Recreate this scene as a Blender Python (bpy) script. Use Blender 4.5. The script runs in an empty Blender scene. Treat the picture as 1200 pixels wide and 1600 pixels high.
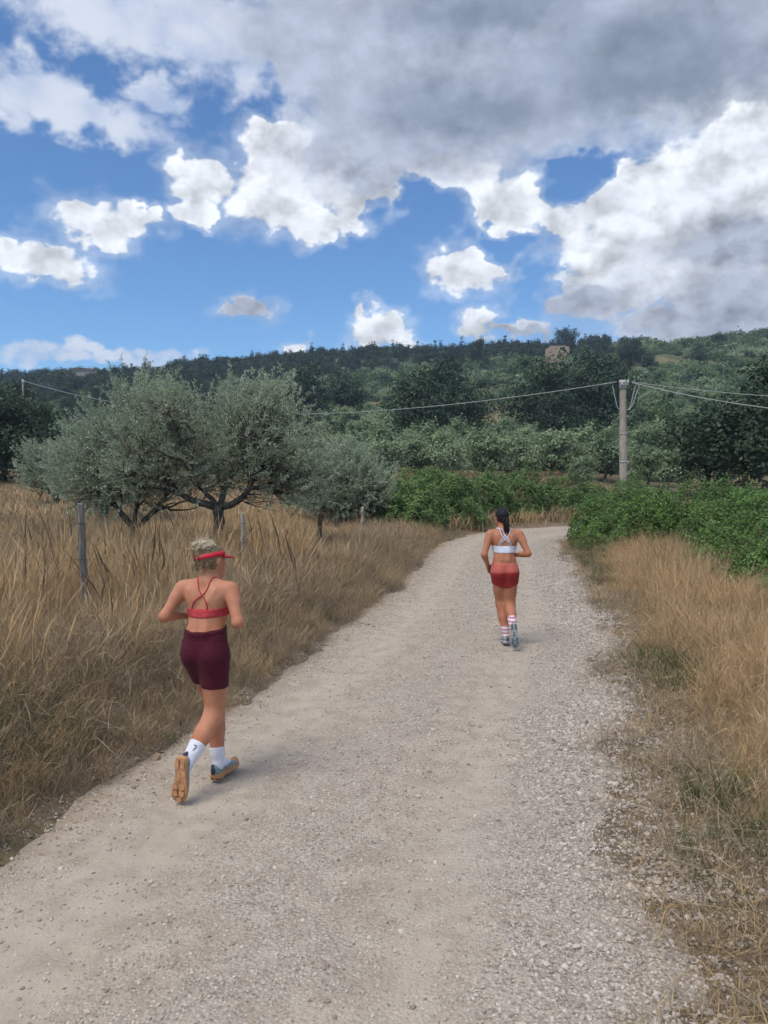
import bpy, math
import numpy as np
from mathutils import Matrix, Vector

R = math.radians
scene = bpy.context.scene
COL = scene.collection
rng = np.random.default_rng(11)

# ------------------------------------------------------------------ camera
CAM_Z = 2.0
cam_data = bpy.data.cameras.new('camera')
cam_data.sensor_fit = 'VERTICAL'
cam_data.sensor_height = 32.0
cam_data.lens = 32.0 * 1200 / 1600
cam_data.clip_start = 0.05
cam_data.clip_end = 3000
cam = bpy.data.objects.new('camera', cam_data)
COL.objects.link(cam)
PITCH = math.atan(60 / 1200)
cam.location = (0, 0, CAM_Z)
cam.rotation_euler = (math.pi / 2 - PITCH, 0, 0)
scene.camera = cam

# ------------------------------------------------------------------ sun, exposure
SUN_EL, SUN_AZ = R(62), R(-135)          # azimuth from +Y towards +X
sun_data = bpy.data.lights.new('sun', 'SUN')
sun_data.energy = 2.0
sun_data.angle = R(34)
sun_data.color = (1.0, 0.94, 0.86)
sun = bpy.data.objects.new('sun', sun_data)
COL.objects.link(sun)
sd = Vector((math.sin(SUN_AZ) * math.cos(SUN_EL), math.cos(SUN_AZ) * math.cos(SUN_EL), math.sin(SUN_EL)))
sun.rotation_euler = sd.to_track_quat('Z', 'Y').to_euler()
sun.location = (0, 0, 40)

scene.view_settings.view_transform = 'Standard'
scene.view_settings.look = 'None'
scene.view_settings.gamma = 1.0
scene.view_settings.use_curve_mapping = False
scene.view_settings.exposure = 0.47
scene.render.engine = 'CYCLES'
scene.cycles.max_bounces = 5
scene.cycles.use_light_tree = False
scene.cycles.adaptive_threshold = 0.027
scene.cycles.adaptive_min_samples = 12
scene.cycles.diffuse_bounces = 2
scene.cycles.glossy_bounces = 2
scene.cycles.transmission_bounces = 3
scene.cycles.volume_bounces = 0
scene.cycles.use_denoising = True
scene.cycles.caustics_reflective = False
scene.cycles.caustics_refractive = False


# ------------------------------------------------------------------ node expression helper
class X:
    """A node socket with arithmetic."""
    nt = None

    def __init__(self, s): self.s = s

    @staticmethod
    def _m(op, *a, clamp=False):
        n = X.nt.nodes.new('ShaderNodeMath'); n.operation = op; n.use_clamp = clamp
        for i, v in enumerate(a):
            if isinstance(v, X): X.nt.links.new(v.s, n.inputs[i])
            else: n.inputs[i].default_value = v
        return X(n.outputs[0])

    def __add__(a, b): return X._m('ADD', a, b)
    __radd__ = __add__
    def __sub__(a, b): return X._m('SUBTRACT', a, b)
    def __rsub__(a, b): return X._m('SUBTRACT', b, a)
    def __mul__(a, b): return X._m('MULTIPLY', a, b)
    __rmul__ = __mul__
    def __truediv__(a, b): return X._m('DIVIDE', a, b)


def xclamp(a): return X._m('ADD', a, 0.0, clamp=True)
def xmax(a, b): return X._m('MAXIMUM', a, b)
def xmin(a, b): return X._m('MINIMUM', a, b)
def xsmax(a, b, k): return X._m('SMOOTH_MAX', a, b, k)


def xstep(v, lo, hi):
    n = X.nt.nodes.new('ShaderNodeMapRange'); n.interpolation_type = 'SMOOTHSTEP'
    X.nt.links.new(v.s, n.inputs[0])
    n.inputs[1].default_value = lo; n.inputs[2].default_value = hi
    return X(n.outputs[0])


def xmix(f, a, b):
    n = X.nt.nodes.new('ShaderNodeMix'); n.data_type = 'RGBA'
    for sock, v in ((n.inputs[0], f), (n.inputs[6], a), (n.inputs[7], b)):
        if isinstance(v, X): X.nt.links.new(v.s, sock)
        elif isinstance(v, (int, float)): sock.default_value = v
        else: sock.default_value = (*v, 1)
    return X(n.outputs[2])


def xnoise(vec, scale, detail=3, rough=0.55, dist=0.0, w=None):
    n = X.nt.nodes.new('ShaderNodeTexNoise')
    if w is not None:
        n.noise_dimensions = '4D'; n.inputs['W'].default_value = w
    n.inputs['Scale'].default_value = scale
    n.inputs['Detail'].default_value = detail
    n.inputs['Roughness'].default_value = rough
    n.inputs['Distortion'].default_value = dist
    if vec is not None: X.nt.links.new(vec.s, n.inputs['Vector'])
    return X(n.outputs[0])


def xvec(op, a, b):
    n = X.nt.nodes.new('ShaderNodeVectorMath'); n.operation = op
    for i, v in enumerate((a, b)):
        if isinstance(v, X): X.nt.links.new(v.s, n.inputs[i])
        elif v is not None: n.inputs[i].default_value = v
    return X(n.outputs[0])


# ------------------------------------------------------------------ world: sky with broken cloud
world = bpy.data.worlds.new('World')
scene.world = world
world.use_nodes = True
world.cycles.sampling_method = 'MANUAL'
world.cycles.sample_map_resolution = 512
X.nt = world.node_tree
for n in list(X.nt.nodes): X.nt.nodes.remove(n)


def ang(px, py):
    """direction of a spot of sky (as seen where the photograph was taken) -> azimuth, elevation in 1/1200 rad"""
    x, y, z = (px - 600) / 1200, 1.0, (800 - py) / 1200
    c, s = math.cos(PITCH), math.sin(PITCH)
    y, z = y * c + z * s, -y * s + z * c
    return math.atan2(x, y) * 1200, math.atan2(z, math.hypot(x, y)) * 1200


tc = X.nt.nodes.new('ShaderNodeTexCoord')
D = X(tc.outputs['Generated'])
sep = X.nt.nodes.new('ShaderNodeSeparateXYZ')
X.nt.links.new(D.s, sep.inputs[0])
dx, dy, dz = (X(sep.outputs[i]) for i in range(3))
U0 = X._m('ARCTAN2', dx, dy) * 1200
V0 = X._m('ARCSINE', dz) * 1200
stretch = xvec('MULTIPLY', D, (1, 1, 1.35))


def xnoise3(vec, scale, detail, rough):
    """colour noise (three channels)"""
    v = xnoise(vec, scale, detail, rough)
    return X(v.s.node.outputs[1])


comb = X.nt.nodes.new('ShaderNodeCombineXYZ')
X.nt.links.new(U0.s, comb.inputs[0]); X.nt.links.new(V0.s, comb.inputs[1])
warp1 = xvec('SUBTRACT', xnoise3(xvec('ADD', stretch, (3.3, 1.7, 0.4)), 10, 1, 0.5), (0.5, 0.5, 0.5))
warp2 = xvec('SUBTRACT', xnoise3(xvec('ADD', stretch, (1.3, 5.7, 2.4)), 34, 3, 0.52), (0.5, 0.5, 0.5))
UV = xvec('ADD', X(comb.outputs[0]), xvec('ADD', xvec('MULTIPLY', warp1, (60, 50, 0)), xvec('MULTIPLY', warp2, (72, 66, 0))))


def blobs(lst, k=0.25):
    out = None
    for px, py, rx, ry in lst:
        a, e = ang(px, py)
        p = xvec('MULTIPLY', UV, (1 / rx, 1 / ry, 0))
        n = X.nt.nodes.new('ShaderNodeVectorMath'); n.operation = 'DISTANCE'
        X.nt.links.new(p.s, n.inputs[0]); n.inputs[1].default_value = (a / rx, e / ry, 0)
        f = X(n.outputs['Value'])
        out = f if out is None else X._m('SMOOTH_MIN', out, f, k)
    return 1.0 - out


fb = xnoise(xvec('ADD', stretch, (0.7, 0.2, 4.4)), 21, 6, 0.58)            # fine structure
fb2 = xnoise(xvec('ADD', stretch, (0.7 + 0.016, 0.2 - 0.003, 4.4 - 0.024)), 21, 4, 0.58)
relief = (fb - fb2)                                # billows lit from one side
big = xnoise(xvec('ADD', stretch, (2.2, 0, 0)), 5.5, 3, 0.55)
soft = xnoise(xvec('ADD', stretch, (0, 6.2, 0)), 7.5, 3, 0.55)
fbc = fb - 0.5

sky = X.nt.nodes.new('ShaderNodeTexSky')
sky.sky_type = 'NISHITA'; sky.sun_disc = False
sky.sun_elevation = SUN_EL; sky.sun_rotation = SUN_AZ
sky.altitude = 600; sky.air_density = 1.0; sky.dust_density = 0.15; sky.ozone_density = 4.5
SKY = 0.092
skyc = xvec('MULTIPLY', X(sky.outputs[0]), (SKY * 0.78, SKY * 1.0, SKY * 1.16))

# outside the view the sky goes on as broken cloud of the same kind
outside = xmax(xmax(xstep(X._m('ABSOLUTE', U0), 560, 760), xstep(V0, 640, 820)), xstep(V0, 20.0, -60.0))

# thin veil in the upper left, wisps low down
veil = blobs([(190, 20, 190, 70), (320, 60, 150, 80), (130, 180, 150, 42), (40, 150, 80, 56), (240, 150, 90, 30), (150, 556, 150, 20)])
veil_a = xstep(veil + fbc * 1.6, -0.05, 0.6) * 0.9
# grey deck over the top and right
holes = blobs([(900, 275, 60, 36), (950, 262, 40, 26), (690, 355, 70, 62), (780, 380, 45, 30), (590, 330, 30, 34), (395, 130, 40, 50), (830, 450, 34, 60), (590, 420, 100, 60), (640, 310, 34, 30)], 0.2)
deck = blobs([(820, -10, 560, 150), (620, 140, 200, 130), (1080, 90, 330, 115), (545, 250, 110, 90), (760, 180, 150, 85), (1100, 130, 200, 50), (480, 60, 170, 90)], 0.3)
deck_d = deck + fbc * 0.8 - xmax(holes, 0.0) * 0.9
deck_a = xstep(deck_d, -0.12, 0.48)
# white cumulus
cum = blobs([(60, 420, 66, 28), (22, 405, 40, 28), (140, 352, 62, 34), (205, 345, 40, 22),
             (308, 278, 48, 36), (292, 325, 40, 20), (420, 240, 52, 56), (425, 310, 80, 48), (520, 362, 70, 28), (480, 350, 50, 34),
             (700, 275, 90, 40), (800, 320, 90, 42), (560, 290, 80, 60), (725, 415, 80, 38), (705, 380, 36, 30),
             (980, 320, 110, 56), (1100, 300, 150, 80), (1000, 395, 150, 70), (1150, 420, 180, 100), (930, 460, 110, 40), (1130, 500, 170, 50), (1180, 225, 70, 60), (1110, 250, 60, 40), (985, 280, 44, 30), (870, 350, 40, 34),
             (598, 522, 44, 28), (572, 490, 14, 24), (625, 540, 30, 15), (758, 508, 34, 26), (810, 522, 46, 14), (466, 546, 22, 14),
             (395, 486, 44, 18)], 0.2)
cum_d = cum + fbc * 1.05 - xmax(holes, 0.0) * 1.2
cum_a = xmax(xstep(cum_d, -0.06, 0.30), xstep(cum_d, -0.60, 0.15) * 0.30)
rnd = xstep(big, 0.44, 0.60)     # cover outside the view

# grey bellies of the cumulus
belly = blobs([(1120, 500, 280, 90), (1150, 380, 130, 50),  (900, 475, 110, 40), (830, 530, 90, 22), (600, 240, 150, 80), (395, 486, 80, 40), (720, 225, 130, 50)])
grey = xclamp(xstep(belly + fbc * 0.8, -0.25, 0.8) * 0.95 + xstep(cum_d, 0.25, 1.1) * 0.25)
lit = xclamp(0.72 + relief * 2.4)
cum_c = xmix(grey, (0.70, 0.735, 0.79), (0.34, 0.38, 0.47))
cum_c = xvec('SCALE', cum_c, None)
X.nt.links.new((0.50 + lit * 0.57).s, cum_c.s.node.inputs['Scale'])
dark_tr = xstep(blobs([(1000, 110, 330, 110), (740, 170, 190, 70), (760, 20, 200, 50), (1150, 150, 180, 60)], 0.3) + (soft - 0.5) * 1.1, -0.15, 0.9)
deck_c = xmix(dark_tr, (0.35, 0.39, 0.49), (0.19, 0.235, 0.31))
deck_c = xmix(xstep(deck_d, 0.55, 0.08) * 0.75, deck_c, (0.48, 0.52, 0.60))
deck_c = xvec('SCALE', deck_c, None)
X.nt.links.new((0.88 + soft * 0.24 + relief * 0.7).s, deck_c.s.node.inputs['Scale'])
veil_c = xmix(xstep(soft + fbc * 0.4, 0.35, 0.65), (0.34, 0.41, 0.56), (0.56, 0.60, 0.68))
out_c = xmix(xstep(big, 0.5, 0.7), (0.64, 0.66, 0.69), (0.29, 0.32, 0.39))

c = xmix(veil_a, skyc, veil_c)
c = xmix(deck_a, c, deck_c)
c = xmix(cum_a, c, cum_c)
c_out = xmix(rnd, skyc, out_c)
bg_in = X.nt.nodes.new('ShaderNodeBackground'); X.nt.links.new(c.s, bg_in.inputs[0])
bg_out = X.nt.nodes.new('ShaderNodeBackground'); X.nt.links.new(c_out.s, bg_out.inputs[0])
bg = X.nt.nodes.new('ShaderNodeMixShader')
X.nt.links.new(outside.s, bg.inputs[0]); X.nt.links.new(bg_in.outputs[0], bg.inputs[1]); X.nt.links.new(bg_out.outputs[0], bg.inputs[2])
wo = X.nt.nodes.new('ShaderNodeOutputWorld')
X.nt.links.new(bg.outputs[0], wo.inputs[0])


# ------------------------------------------------------------------ mesh helpers
def mesh(name, V, faces, mat=None, smooth=False, attrs=None):
    """V (n,3); faces: list of (m,k) index arrays"""
    me = bpy.data.meshes.new(name)
    V = np.asarray(V, dtype=np.float32).reshape(-1, 3)
    if not isinstance(faces, (list, tuple)): faces = [faces]
    faces = [np.asarray(f, dtype=np.int32) for f in faces if len(f)]
    me.vertices.add(len(V)); me.vertices.foreach_set('co', V.ravel())
    tot = np.concatenate([np.full(len(f), f.shape[1], dtype=np.int32) for f in faces])
    idx = np.concatenate([f.ravel() for f in faces])
    start = np.concatenate([[0], np.cumsum(tot)[:-1]]).astype(np.int32)
    me.loops.add(len(idx)); me.loops.foreach_set('vertex_index', idx)
    me.polygons.add(len(tot)); me.polygons.foreach_set('loop_start', start)
    try: me.polygons.foreach_set('loop_total', tot)
    except Exception: pass
    me.polygons.foreach_set('use_smooth', np.full(len(tot), smooth, dtype=bool))
    for k, a in (attrs or {}).items():
        at = me.attributes.new(k, 'FLOAT', 'POINT'); at.data.foreach_set('value', np.asarray(a, dtype=np.float32))
    me.update(calc_edges=True)
    if mat is not None: me.materials.append(mat)
    return me


def link(name, data, parent=None, loc=None, rotz=0.0):
    o = bpy.data.objects.new(name, data)
    COL.objects.link(o)
    if parent is not None: o.parent = parent
    if loc is not None: o.location = loc
    if rotz: o.rotation_euler = (0, 0, rotz)
    return o


def tag(o, label, cat=None, group=None, kind=None):
    if label: o['label'] = label
    if cat: o['category'] = cat
    if group: o['group'] = group
    if kind: o['kind'] = kind
    return o


def copy_tree(o, loc, rotz, scale, label=None, group=None):
    c = o.copy(); COL.objects.link(c)
    c.location = loc; c.rotation_euler = (0, 0, rotz); c.scale = scale
    if label: c['label'] = label
    if group: c['group'] = group
    for ch in o.children:
        d = ch.copy(); COL.objects.link(d); d.parent = c
    return c


class G:
    """collects geometry"""
    def __init__(s): s.V = []; s.F = {}; s.n = 0

    def add(s, V, *faces):
        V = np.asarray(V, dtype=np.float64).reshape(-1, 3)
        for f in faces:
            f = np.asarray(f, dtype=np.int64)
            if len(f): s.F.setdefault(f.shape[1], []).append(f + s.n)
        s.V.append(V); s.n += len(V)
        return s

    def mesh(s, name, mat, smooth=False):
        return mesh(name, np.concatenate(s.V), [np.concatenate(f) for f in s.F.values()], mat, smooth)


def nrm(v):
    v = np.asarray(v, dtype=np.float64)
    return v / (np.linalg.norm(v, axis=-1, keepdims=True) + 1e-12)


def tube(P, rad, sides=6, caps=True, squash=None):
    """tapered tube along polyline P"""
    P = np.asarray(P, dtype=np.float64); n = len(P)
    rad = np.broadcast_to(np.asarray(rad, dtype=np.float64), (n,))
    T = nrm(np.gradient(P, axis=0))
    ref = np.array([0.0, 0, 1]) if abs(T[0][2]) < 0.8 else np.array([1.0, 0, 0])
    A = nrm(np.cross(T, ref)); B = np.cross(T, A)
    a = np.arange(sides) * 2 * np.pi / sides
    ca, sa = np.cos(a), np.sin(a)
    V = P[:, None] + rad[:, None, None] * (A[:, None] * ca[None, :, None] + B[:, None] * sa[None, :, None])
    i = np.arange(n - 1)[:, None] * sides; j = np.arange(sides)[None]; j2 = (j + 1) % sides
    q = np.stack([i + j, i + j2, i + sides + j2, i + sides + j], -1).reshape(-1, 4)
    V = V.reshape(-1, 3)
    out = [q]
    if caps:
        V = np.concatenate([V, P[:1], P[-1:]])
        jj = np.arange(sides)
        out.append(np.concatenate([np.stack([(jj + 1) % sides, jj, np.full(sides, n * sides)], -1),
                                   np.stack([(n - 1) * sides + jj, (n - 1) * sides + (jj + 1) % sides, np.full(sides, n * sides + 1)], -1)]))
    return (V, *out)


def box(c, s, rz=0.0):
    c = np.asarray(c, float); s = np.asarray(s, float) / 2
    v = np.array([[x, y, z] for z in (-1, 1) for y in (-1, 1) for x in (-1, 1)], float) * s
    if rz:
        k, q = math.cos(rz), math.sin(rz)
        v = v @ np.array([[k, q, 0], [-q, k, 0], [0, 0, 1]])
    f = [[0, 2, 3, 1], [4, 5, 7, 6], [0, 1, 5, 4], [2, 6, 7, 3], [0, 4, 6, 2], [1, 3, 7, 5]]
    return v + c, np.array(f)


def leaves(C, Dr, Nm, L, W, fold=0.0):
    """one four-cornered leaf per row: base C, along Dr, facing Nm"""
    C = np.asarray(C); Dr = nrm(Dr); S = nrm(np.cross(Dr, Nm)); Nn = np.cross(S, Dr)
    L = np.asarray(L)[:, None]; W = np.asarray(W)[:, None]
    V = np.stack([C, C + Dr * L * .45 + S * W * .5 + Nn * L * fold, C + Dr * L, C + Dr * L * .45 - S * W * .5 + Nn * L * fold], 1)
    n = len(C)
    return V.reshape(-1, 3), np.arange(n * 4).reshape(n, 4)


_lat = np.random.default_rng(5).random((256, 256))


def vnoise(x, y):
    xi = np.floor(x).astype(int); yi = np.floor(y).astype(int)
    fx = x - xi; fy = y - yi
    fx = fx * fx * (3 - 2 * fx); fy = fy * fy * (3 - 2 * fy)
    g = lambda a, b: _lat[a & 255, b & 255]
    return (g(xi, yi) * (1 - fx) + g(xi + 1, yi) * fx) * (1 - fy) + (g(xi, yi + 1) * (1 - fx) + g(xi + 1, yi + 1) * fx) * fy


def fbm(x, y, o=4):
    t = 0; a = 1; n = 0
    for k in range(o):
        t = t + a * vnoise(x * 2 ** k + 17.3 * k, y * 2 ** k + 9.1 * k); n += a; a *= .5
    return t / n - 0.5


def sstep(v, a, b):
    t = np.clip((v - a) / (b - a), 0, 1)
    return t * t * (3 - 2 * t)


# ------------------------------------------------------------------ material helper
def material(name):
    m = bpy.data.materials.new(name); m.use_nodes = True
    X.nt = m.node_tree
    b = X.nt.nodes['Principled BSDF']
    return m, b


def setin(b, **kw):
    for k, v in kw.items():
        s = b.inputs[k.replace('_', ' ')]
        if isinstance(v, X): X.nt.links.new(v.s, s)
        elif isinstance(v, (tuple, list)): s.default_value = (*v, 1)
        else: s.default_value = v


def geo(out):
    n = X.nt.nodes.new('ShaderNodeNewGeometry'); return X(n.outputs[out])


def obj_coord(kind='Object'):
    n = X.nt.nodes.new('ShaderNodeTexCoord'); return X(n.outputs[kind])


def inst_random():
    n = X.nt.nodes.new('ShaderNodeObjectInfo'); return X(n.outputs['Random'])


def attr(name):
    n = X.nt.nodes.new('ShaderNodeAttribute'); n.attribute_name = name; return X(n.outputs['Fac'])


def bump(b, h, strength=0.3, dist=0.02):
    n = X.nt.nodes.new('ShaderNodeBump'); n.inputs['Strength'].default_value = strength; n.inputs['Distance'].default_value = dist
    X.nt.links.new(h.s, n.inputs['Height']); X.nt.links.new(n.outputs[0], b.inputs['Normal'])


def leaf_mat(name, dark, light, back=None, trans=0.25, rough=0.5, inst=0.35, spec=0.3):
    m, b = material(name)
    r = geo('Random Per Island')
    f = xclamp(r * (1 - inst) + inst_random() * inst)
    c = xmix(f, dark, light)
    if back is not None: c = xmix(geo('Backfacing'), c, back)
    setin(b, Base_Color=c, Roughness=rough, Specular_IOR_Level=spec)
    t = X.nt.nodes.new('ShaderNodeBsdfTranslucent'); X.nt.links.new(c.s, t.inputs[0])
    mx = X.nt.nodes.new('ShaderNodeMixShader'); mx.inputs[0].default_value = trans
    X.nt.links.new(b.outputs[0], mx.inputs[1]); X.nt.links.new(t.outputs[0], mx.inputs[2])
    X.nt.links.new(mx.outputs[0], X.nt.nodes['Material Output'].inputs[0])
    return m


def plain(name, c, rough=0.7, var=0.0, scale=20, spec=0.3, sub=0.0):
    m, b = material(name)
    col = c
    if var:
        n = xnoise(obj_coord(), scale, 4)
        col = xmix(xstep(n, .3, .7), tuple(v * (1 - var) for v in c), tuple(min(1, v * (1 + var)) for v in c))
    setin(b, Base_Color=col, Roughness=rough, Specular_IOR_Level=spec)
    if sub:
        b.inputs['Subsurface Weight'].default_value = sub
        b.inputs['Subsurface Radius'].default_value = (0.02, 0.008, 0.004)
    return m


def bark(name, a, c):
    m, b = material(name)
    v = xvec('MULTIPLY', obj_coord(), (1, 1, .25))
    n = xnoise(v, 18, 6, .65)
    setin(b, Base_Color=xmix(xstep(n, .35, .65), a, c), Roughness=.9, Specular_IOR_Level=.15)
    bump(b, n, .8, .03)
    return m


# ------------------------------------------------------------------ scattering with geometry nodes (for what nobody could count)
def scatter(name, variants, P, rot, scl, idx, label, cat):
    """variants: meshes; P points; rot euler; scl (n,) or (n,3); idx which variant"""
    coll = bpy.data.collections.new(name + '_pieces')
    for k, me in enumerate(variants):
        coll.objects.link(bpy.data.objects.new('%s_piece_%02d' % (name, k), me))
    me = bpy.data.meshes.new(name); n = len(P)
    me.vertices.add(n); me.vertices.foreach_set('co', np.asarray(P, dtype=np.float32).ravel())
    scl = np.asarray(scl, dtype=np.float32)
    if scl.ndim == 1: scl = np.repeat(scl[:, None], 3, 1)
    for k, a, t in (('rot', rot, 'FLOAT_VECTOR'), ('scl', scl, 'FLOAT_VECTOR')):
        me.attributes.new(k, t, 'POINT').data.foreach_set('vector', np.asarray(a, dtype=np.float32).ravel())
    me.attributes.new('idx', 'INT', 'POINT').data.foreach_set('value', np.asarray(idx, dtype=np.int32))
    ng = bpy.data.node_groups.new(name + '_scatter', 'GeometryNodeTree')
    ng.interface.new_socket('Geometry', in_out='INPUT', socket_type='NodeSocketGeometry')
    ng.interface.new_socket('Geometry', in_out='OUTPUT', socket_type='NodeSocketGeometry')
    N = ng.nodes.new
    gi = N('NodeGroupInput'); go = N('NodeGroupOutput'); ip = N('GeometryNodeInstanceOnPoints'); ci = N('GeometryNodeCollectionInfo')
    ci.inputs['Collection'].default_value = coll
    ci.inputs['Separate Children'].default_value = True; ci.inputs['Reset Children'].default_value = True
    def na(nm, ty):
        a = N('GeometryNodeInputNamedAttribute'); a.data_type = ty; a.inputs['Name'].default_value = nm
        return next(o for o in a.outputs if o.enabled and o.name == 'Attribute')
    L = ng.links.new
    e2r = N('FunctionNodeEulerToRotation')
    L(na('rot', 'FLOAT_VECTOR'), e2r.inputs[0])
    L(gi.outputs[0], ip.inputs['Points']); L(ci.outputs[0], ip.inputs['Instance'])
    ip.inputs['Pick Instance'].default_value = True
    L(na('idx', 'INT'), ip.inputs['Instance Index']); L(e2r.outputs[0], ip.inputs['Rotation']); L(na('scl', 'FLOAT_VECTOR'), ip.inputs['Scale'])
    L(ip.outputs[0], go.inputs[0])
    o = link(name, me)
    md = o.modifiers.new('scatter', 'NODES'); md.node_group = ng
    return tag(o, label, cat, kind='stuff')


# ------------------------------------------------------------------ the lie of the land
def catmull(P, n=8):
    P = np.asarray(P, float); P = np.vstack([2 * P[0] - P[1], P, 2 * P[-1] - P[-2]])
    out = []
    for i in range(1, len(P) - 2):
        t = np.linspace(0, 1, n, endpoint=False)[:, None]
        a, b, c, d = P[i - 1:i + 3]
        out.append(.5 * (2 * b + (c - a) * t + (2 * a - 5 * b + 4 * c - d) * t ** 2 + (3 * b - a - 3 * c + d) * t ** 3))
    return np.vstack(out + [P[-2:-1]])


ROAD = catmull([(-3.3, -9), (-1.95, -3), (-.58, 2.8), (-.28, 4.4), (.96, 9.2), (1.78, 13), (2.55, 17.5), (3.12, 21), (4.25, 24.3), (6.6, 27.0), (10.2, 28.9), (17, 30.2), (34, 31.0), (60, 33)], 8)
HW = 1.62                                    # half width of the road


def lateral(x, y):
    """signed distance from the road's centre line, left negative"""
    x = np.asarray(x, float); y = np.asarray(y, float)
    best = np.full(x.shape, 1e9); sgn = np.ones(x.shape)
    for a, b in zip(ROAD[:-1], ROAD[1:]):
        d = b - a; L2 = d @ d
        t = np.clip(((x - a[0]) * d[0] + (y - a[1]) * d[1]) / L2, 0, 1)
        ex, ey = x - (a[0] + t * d[0]), y - (a[1] + t * d[1])
        q = ex * ex + ey * ey
        m = q < best
        best = np.where(m, q, best); sgn = np.where(m, np.sign(d[1] * ex - d[0] * ey), sgn)
    return np.sqrt(best) * sgn


def height(x, y, s=None):
    x = np.asarray(x, float); y = np.asarray(y, float)
    if s is None: s = lateral(x, y)
    n = fbm(x * .9 + 40, y * .9 + 40, 4)
    nb = fbm(x * .13 + 7, y * .13 + 3, 3)
    fine = fbm(x * 5 + 3, y * 5 + 8, 3)
    left = sstep(-s - HW + n * .5, -.1, 1.0) * (.40 - .010 * np.clip(y, 0, 25)) + sstep(-s - HW, 1.0, 6) * .08
    right = sstep(s - HW + n * .6, 0, 2.2) * .13 + sstep(s - HW, 2, 7) * .30
    edge = sstep(np.abs(s) - HW + n * .55 + fbm(x * 3.1 + 5, y * 3.1, 3) * .45, -.22, .14)
    z = -.06 + edge * .080 + left + right + n * .10 * edge + fine * .06 * edge
    z = z + sstep(y, 26, 58) * (1.0 + .9 * nb)
    t = np.maximum(0, y - 58.0 + nb * 14)
    te = 255 - np.logaddexp(0, (255 - t) / 14) * 14          # levels off at the ridge
    te = np.maximum(te, 0)
    px = np.clip(600 + 1200 * x / np.maximum(y, 30), -300, 1500)
    lf = .76 + .45 * px / 1200
    z = z + .0189 * te ** 1.41 * lf + fbm(x * .03, y * .03, 3) * np.clip(t / 40, 0, 6)
    z = z - np.maximum(0, y - 345) * .10
    return z


def axis(parts):
    out = [parts[0][0]]
    for a, b, h0, h1 in parts:
        v = a; n = 0
        while v < b - 1e-6:
            f = (v - a) / (b - a); v += h0 + (h1 - h0) * f; out.append(min(v, b))
    return np.unique(np.round(out, 4))


gx = axis([(-330, -60, 14, 5), (-60, -12, 4, .6), (-12, -4.5, .5, .10), (-4.5, 4.5, .075, .075), (4.5, 12, .10, .5), (12, 60, .6, 4), (60, 330, 5, 14)])
gy = axis([(-24, 1, 3, .3), (1, 11, .075, .085), (11, 34, .10, .35), (34, 100, .6, 3), (100, 460, 4, 8)])
XX, YY = np.meshgrid(gx, gy)
SS = lateral(XX, YY)
ZZ = height(XX, YY, SS)
nx, ny = len(gx), len(gy)
ii = (np.arange(ny - 1)[:, None] * nx + np.arange(nx - 1)[None]).ravel()
GQ = np.stack([ii, ii + 1, ii + nx + 1, ii + nx], -1)


def ground_material():
    m, b = material('dry_soil_and_turf')
    P = geo('Position')
    s = attr('lat'); far = attr('far')
    n1 = xnoise(P, .9, 5, .6); n2 = xnoise(P, 9, 5, .65); n3 = xnoise(P, 60, 4, .7)
    soil = xmix(xstep(n2, .3, .7), (.17, .125, .085), (.30, .235, .165))
    soil = xmix(xstep(n3, .45, .75) * .6, soil, (.42, .36, .29))
    straw = xmix(xstep(n2, .3, .7), (.15, .11, .065), (.29, .225, .135))
    turf = xmix(xstep(n1, .5, .75) * .6, straw, (.15, .135, .065))
    near = xmix(xstep(n1 + (n2 - .5) * .5, .40, .62), soil, turf)
    hill = xmix(xstep(xnoise(P, .06, 5, .6), .40, .60), (.085, .10, .045), (.20, .175, .09))
    near = xmix(xstep(X._m('ABSOLUTE', s) + (n2 - .5) * .8, 2.7, 3.6) * .75, near, (.10, .078, .05))
    c = xmix(far, near, hill)
    setin(b, Base_Color=c, Roughness=.95, Specular_IOR_Level=.1)
    bump(b, n2 + n3 * .5 + xnoise(P, 26, 4, .7) * .8, .9, .04)
    return m


ground = link('ground', mesh('ground', np.stack([XX, YY, ZZ], -1), GQ, ground_material(), True,
                             {'lat': SS.ravel(), 'far': sstep(YY, 55, 75).ravel()}))
tag(ground, 'dry soil and turf rising to a wooded hillside', kind='structure')


# ------------------------------------------------------------------ gravel road
def road_z(s, x, y):
    n = fbm(x * 1.3 + 11, y * 1.3 + 5, 3)
    rut = -.018 * (np.exp(-((s + .9) / .3) ** 2) + np.exp(-((s - .72) / .28) ** 2))
    a = np.abs(s)
    return .018 - .012 * (s / HW) ** 2 + rut + n * .03 + fbm(x * 7, y * 7, 2) * .012 - sstep(a, HW + .15, HW + .75) * .14


def dense(P, h):
    seg = np.linalg.norm(np.diff(P, axis=0), axis=1); d = np.concatenate([[0], np.cumsum(seg)])
    t = np.arange(0, d[-1], h)
    return np.stack([np.interp(t, d, P[:, 0]), np.interp(t, d, P[:, 1])], -1)


RC = dense(ROAD, .10)
k = np.ones(15) / 15
RT = nrm(np.gradient(RC, axis=0)); RN = np.stack([RT[:, 1], -RT[:, 0]], -1)
sl = np.linspace(-2.35, 2.35, 60)
rx = RC[:, None, 0] + RN[:, None, 0] * sl; ry = RC[:, None, 1] + RN[:, None, 1] * sl
rz = road_z(np.broadcast_to(sl, rx.shape), rx, ry)
nr, nc = rx.shape
ii = (np.arange(nr - 1)[:, None] * nc + np.arange(nc - 1)[None]).ravel()
RQ = np.stack([ii, ii + 1, ii + nc + 1, ii + nc], -1)


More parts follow.
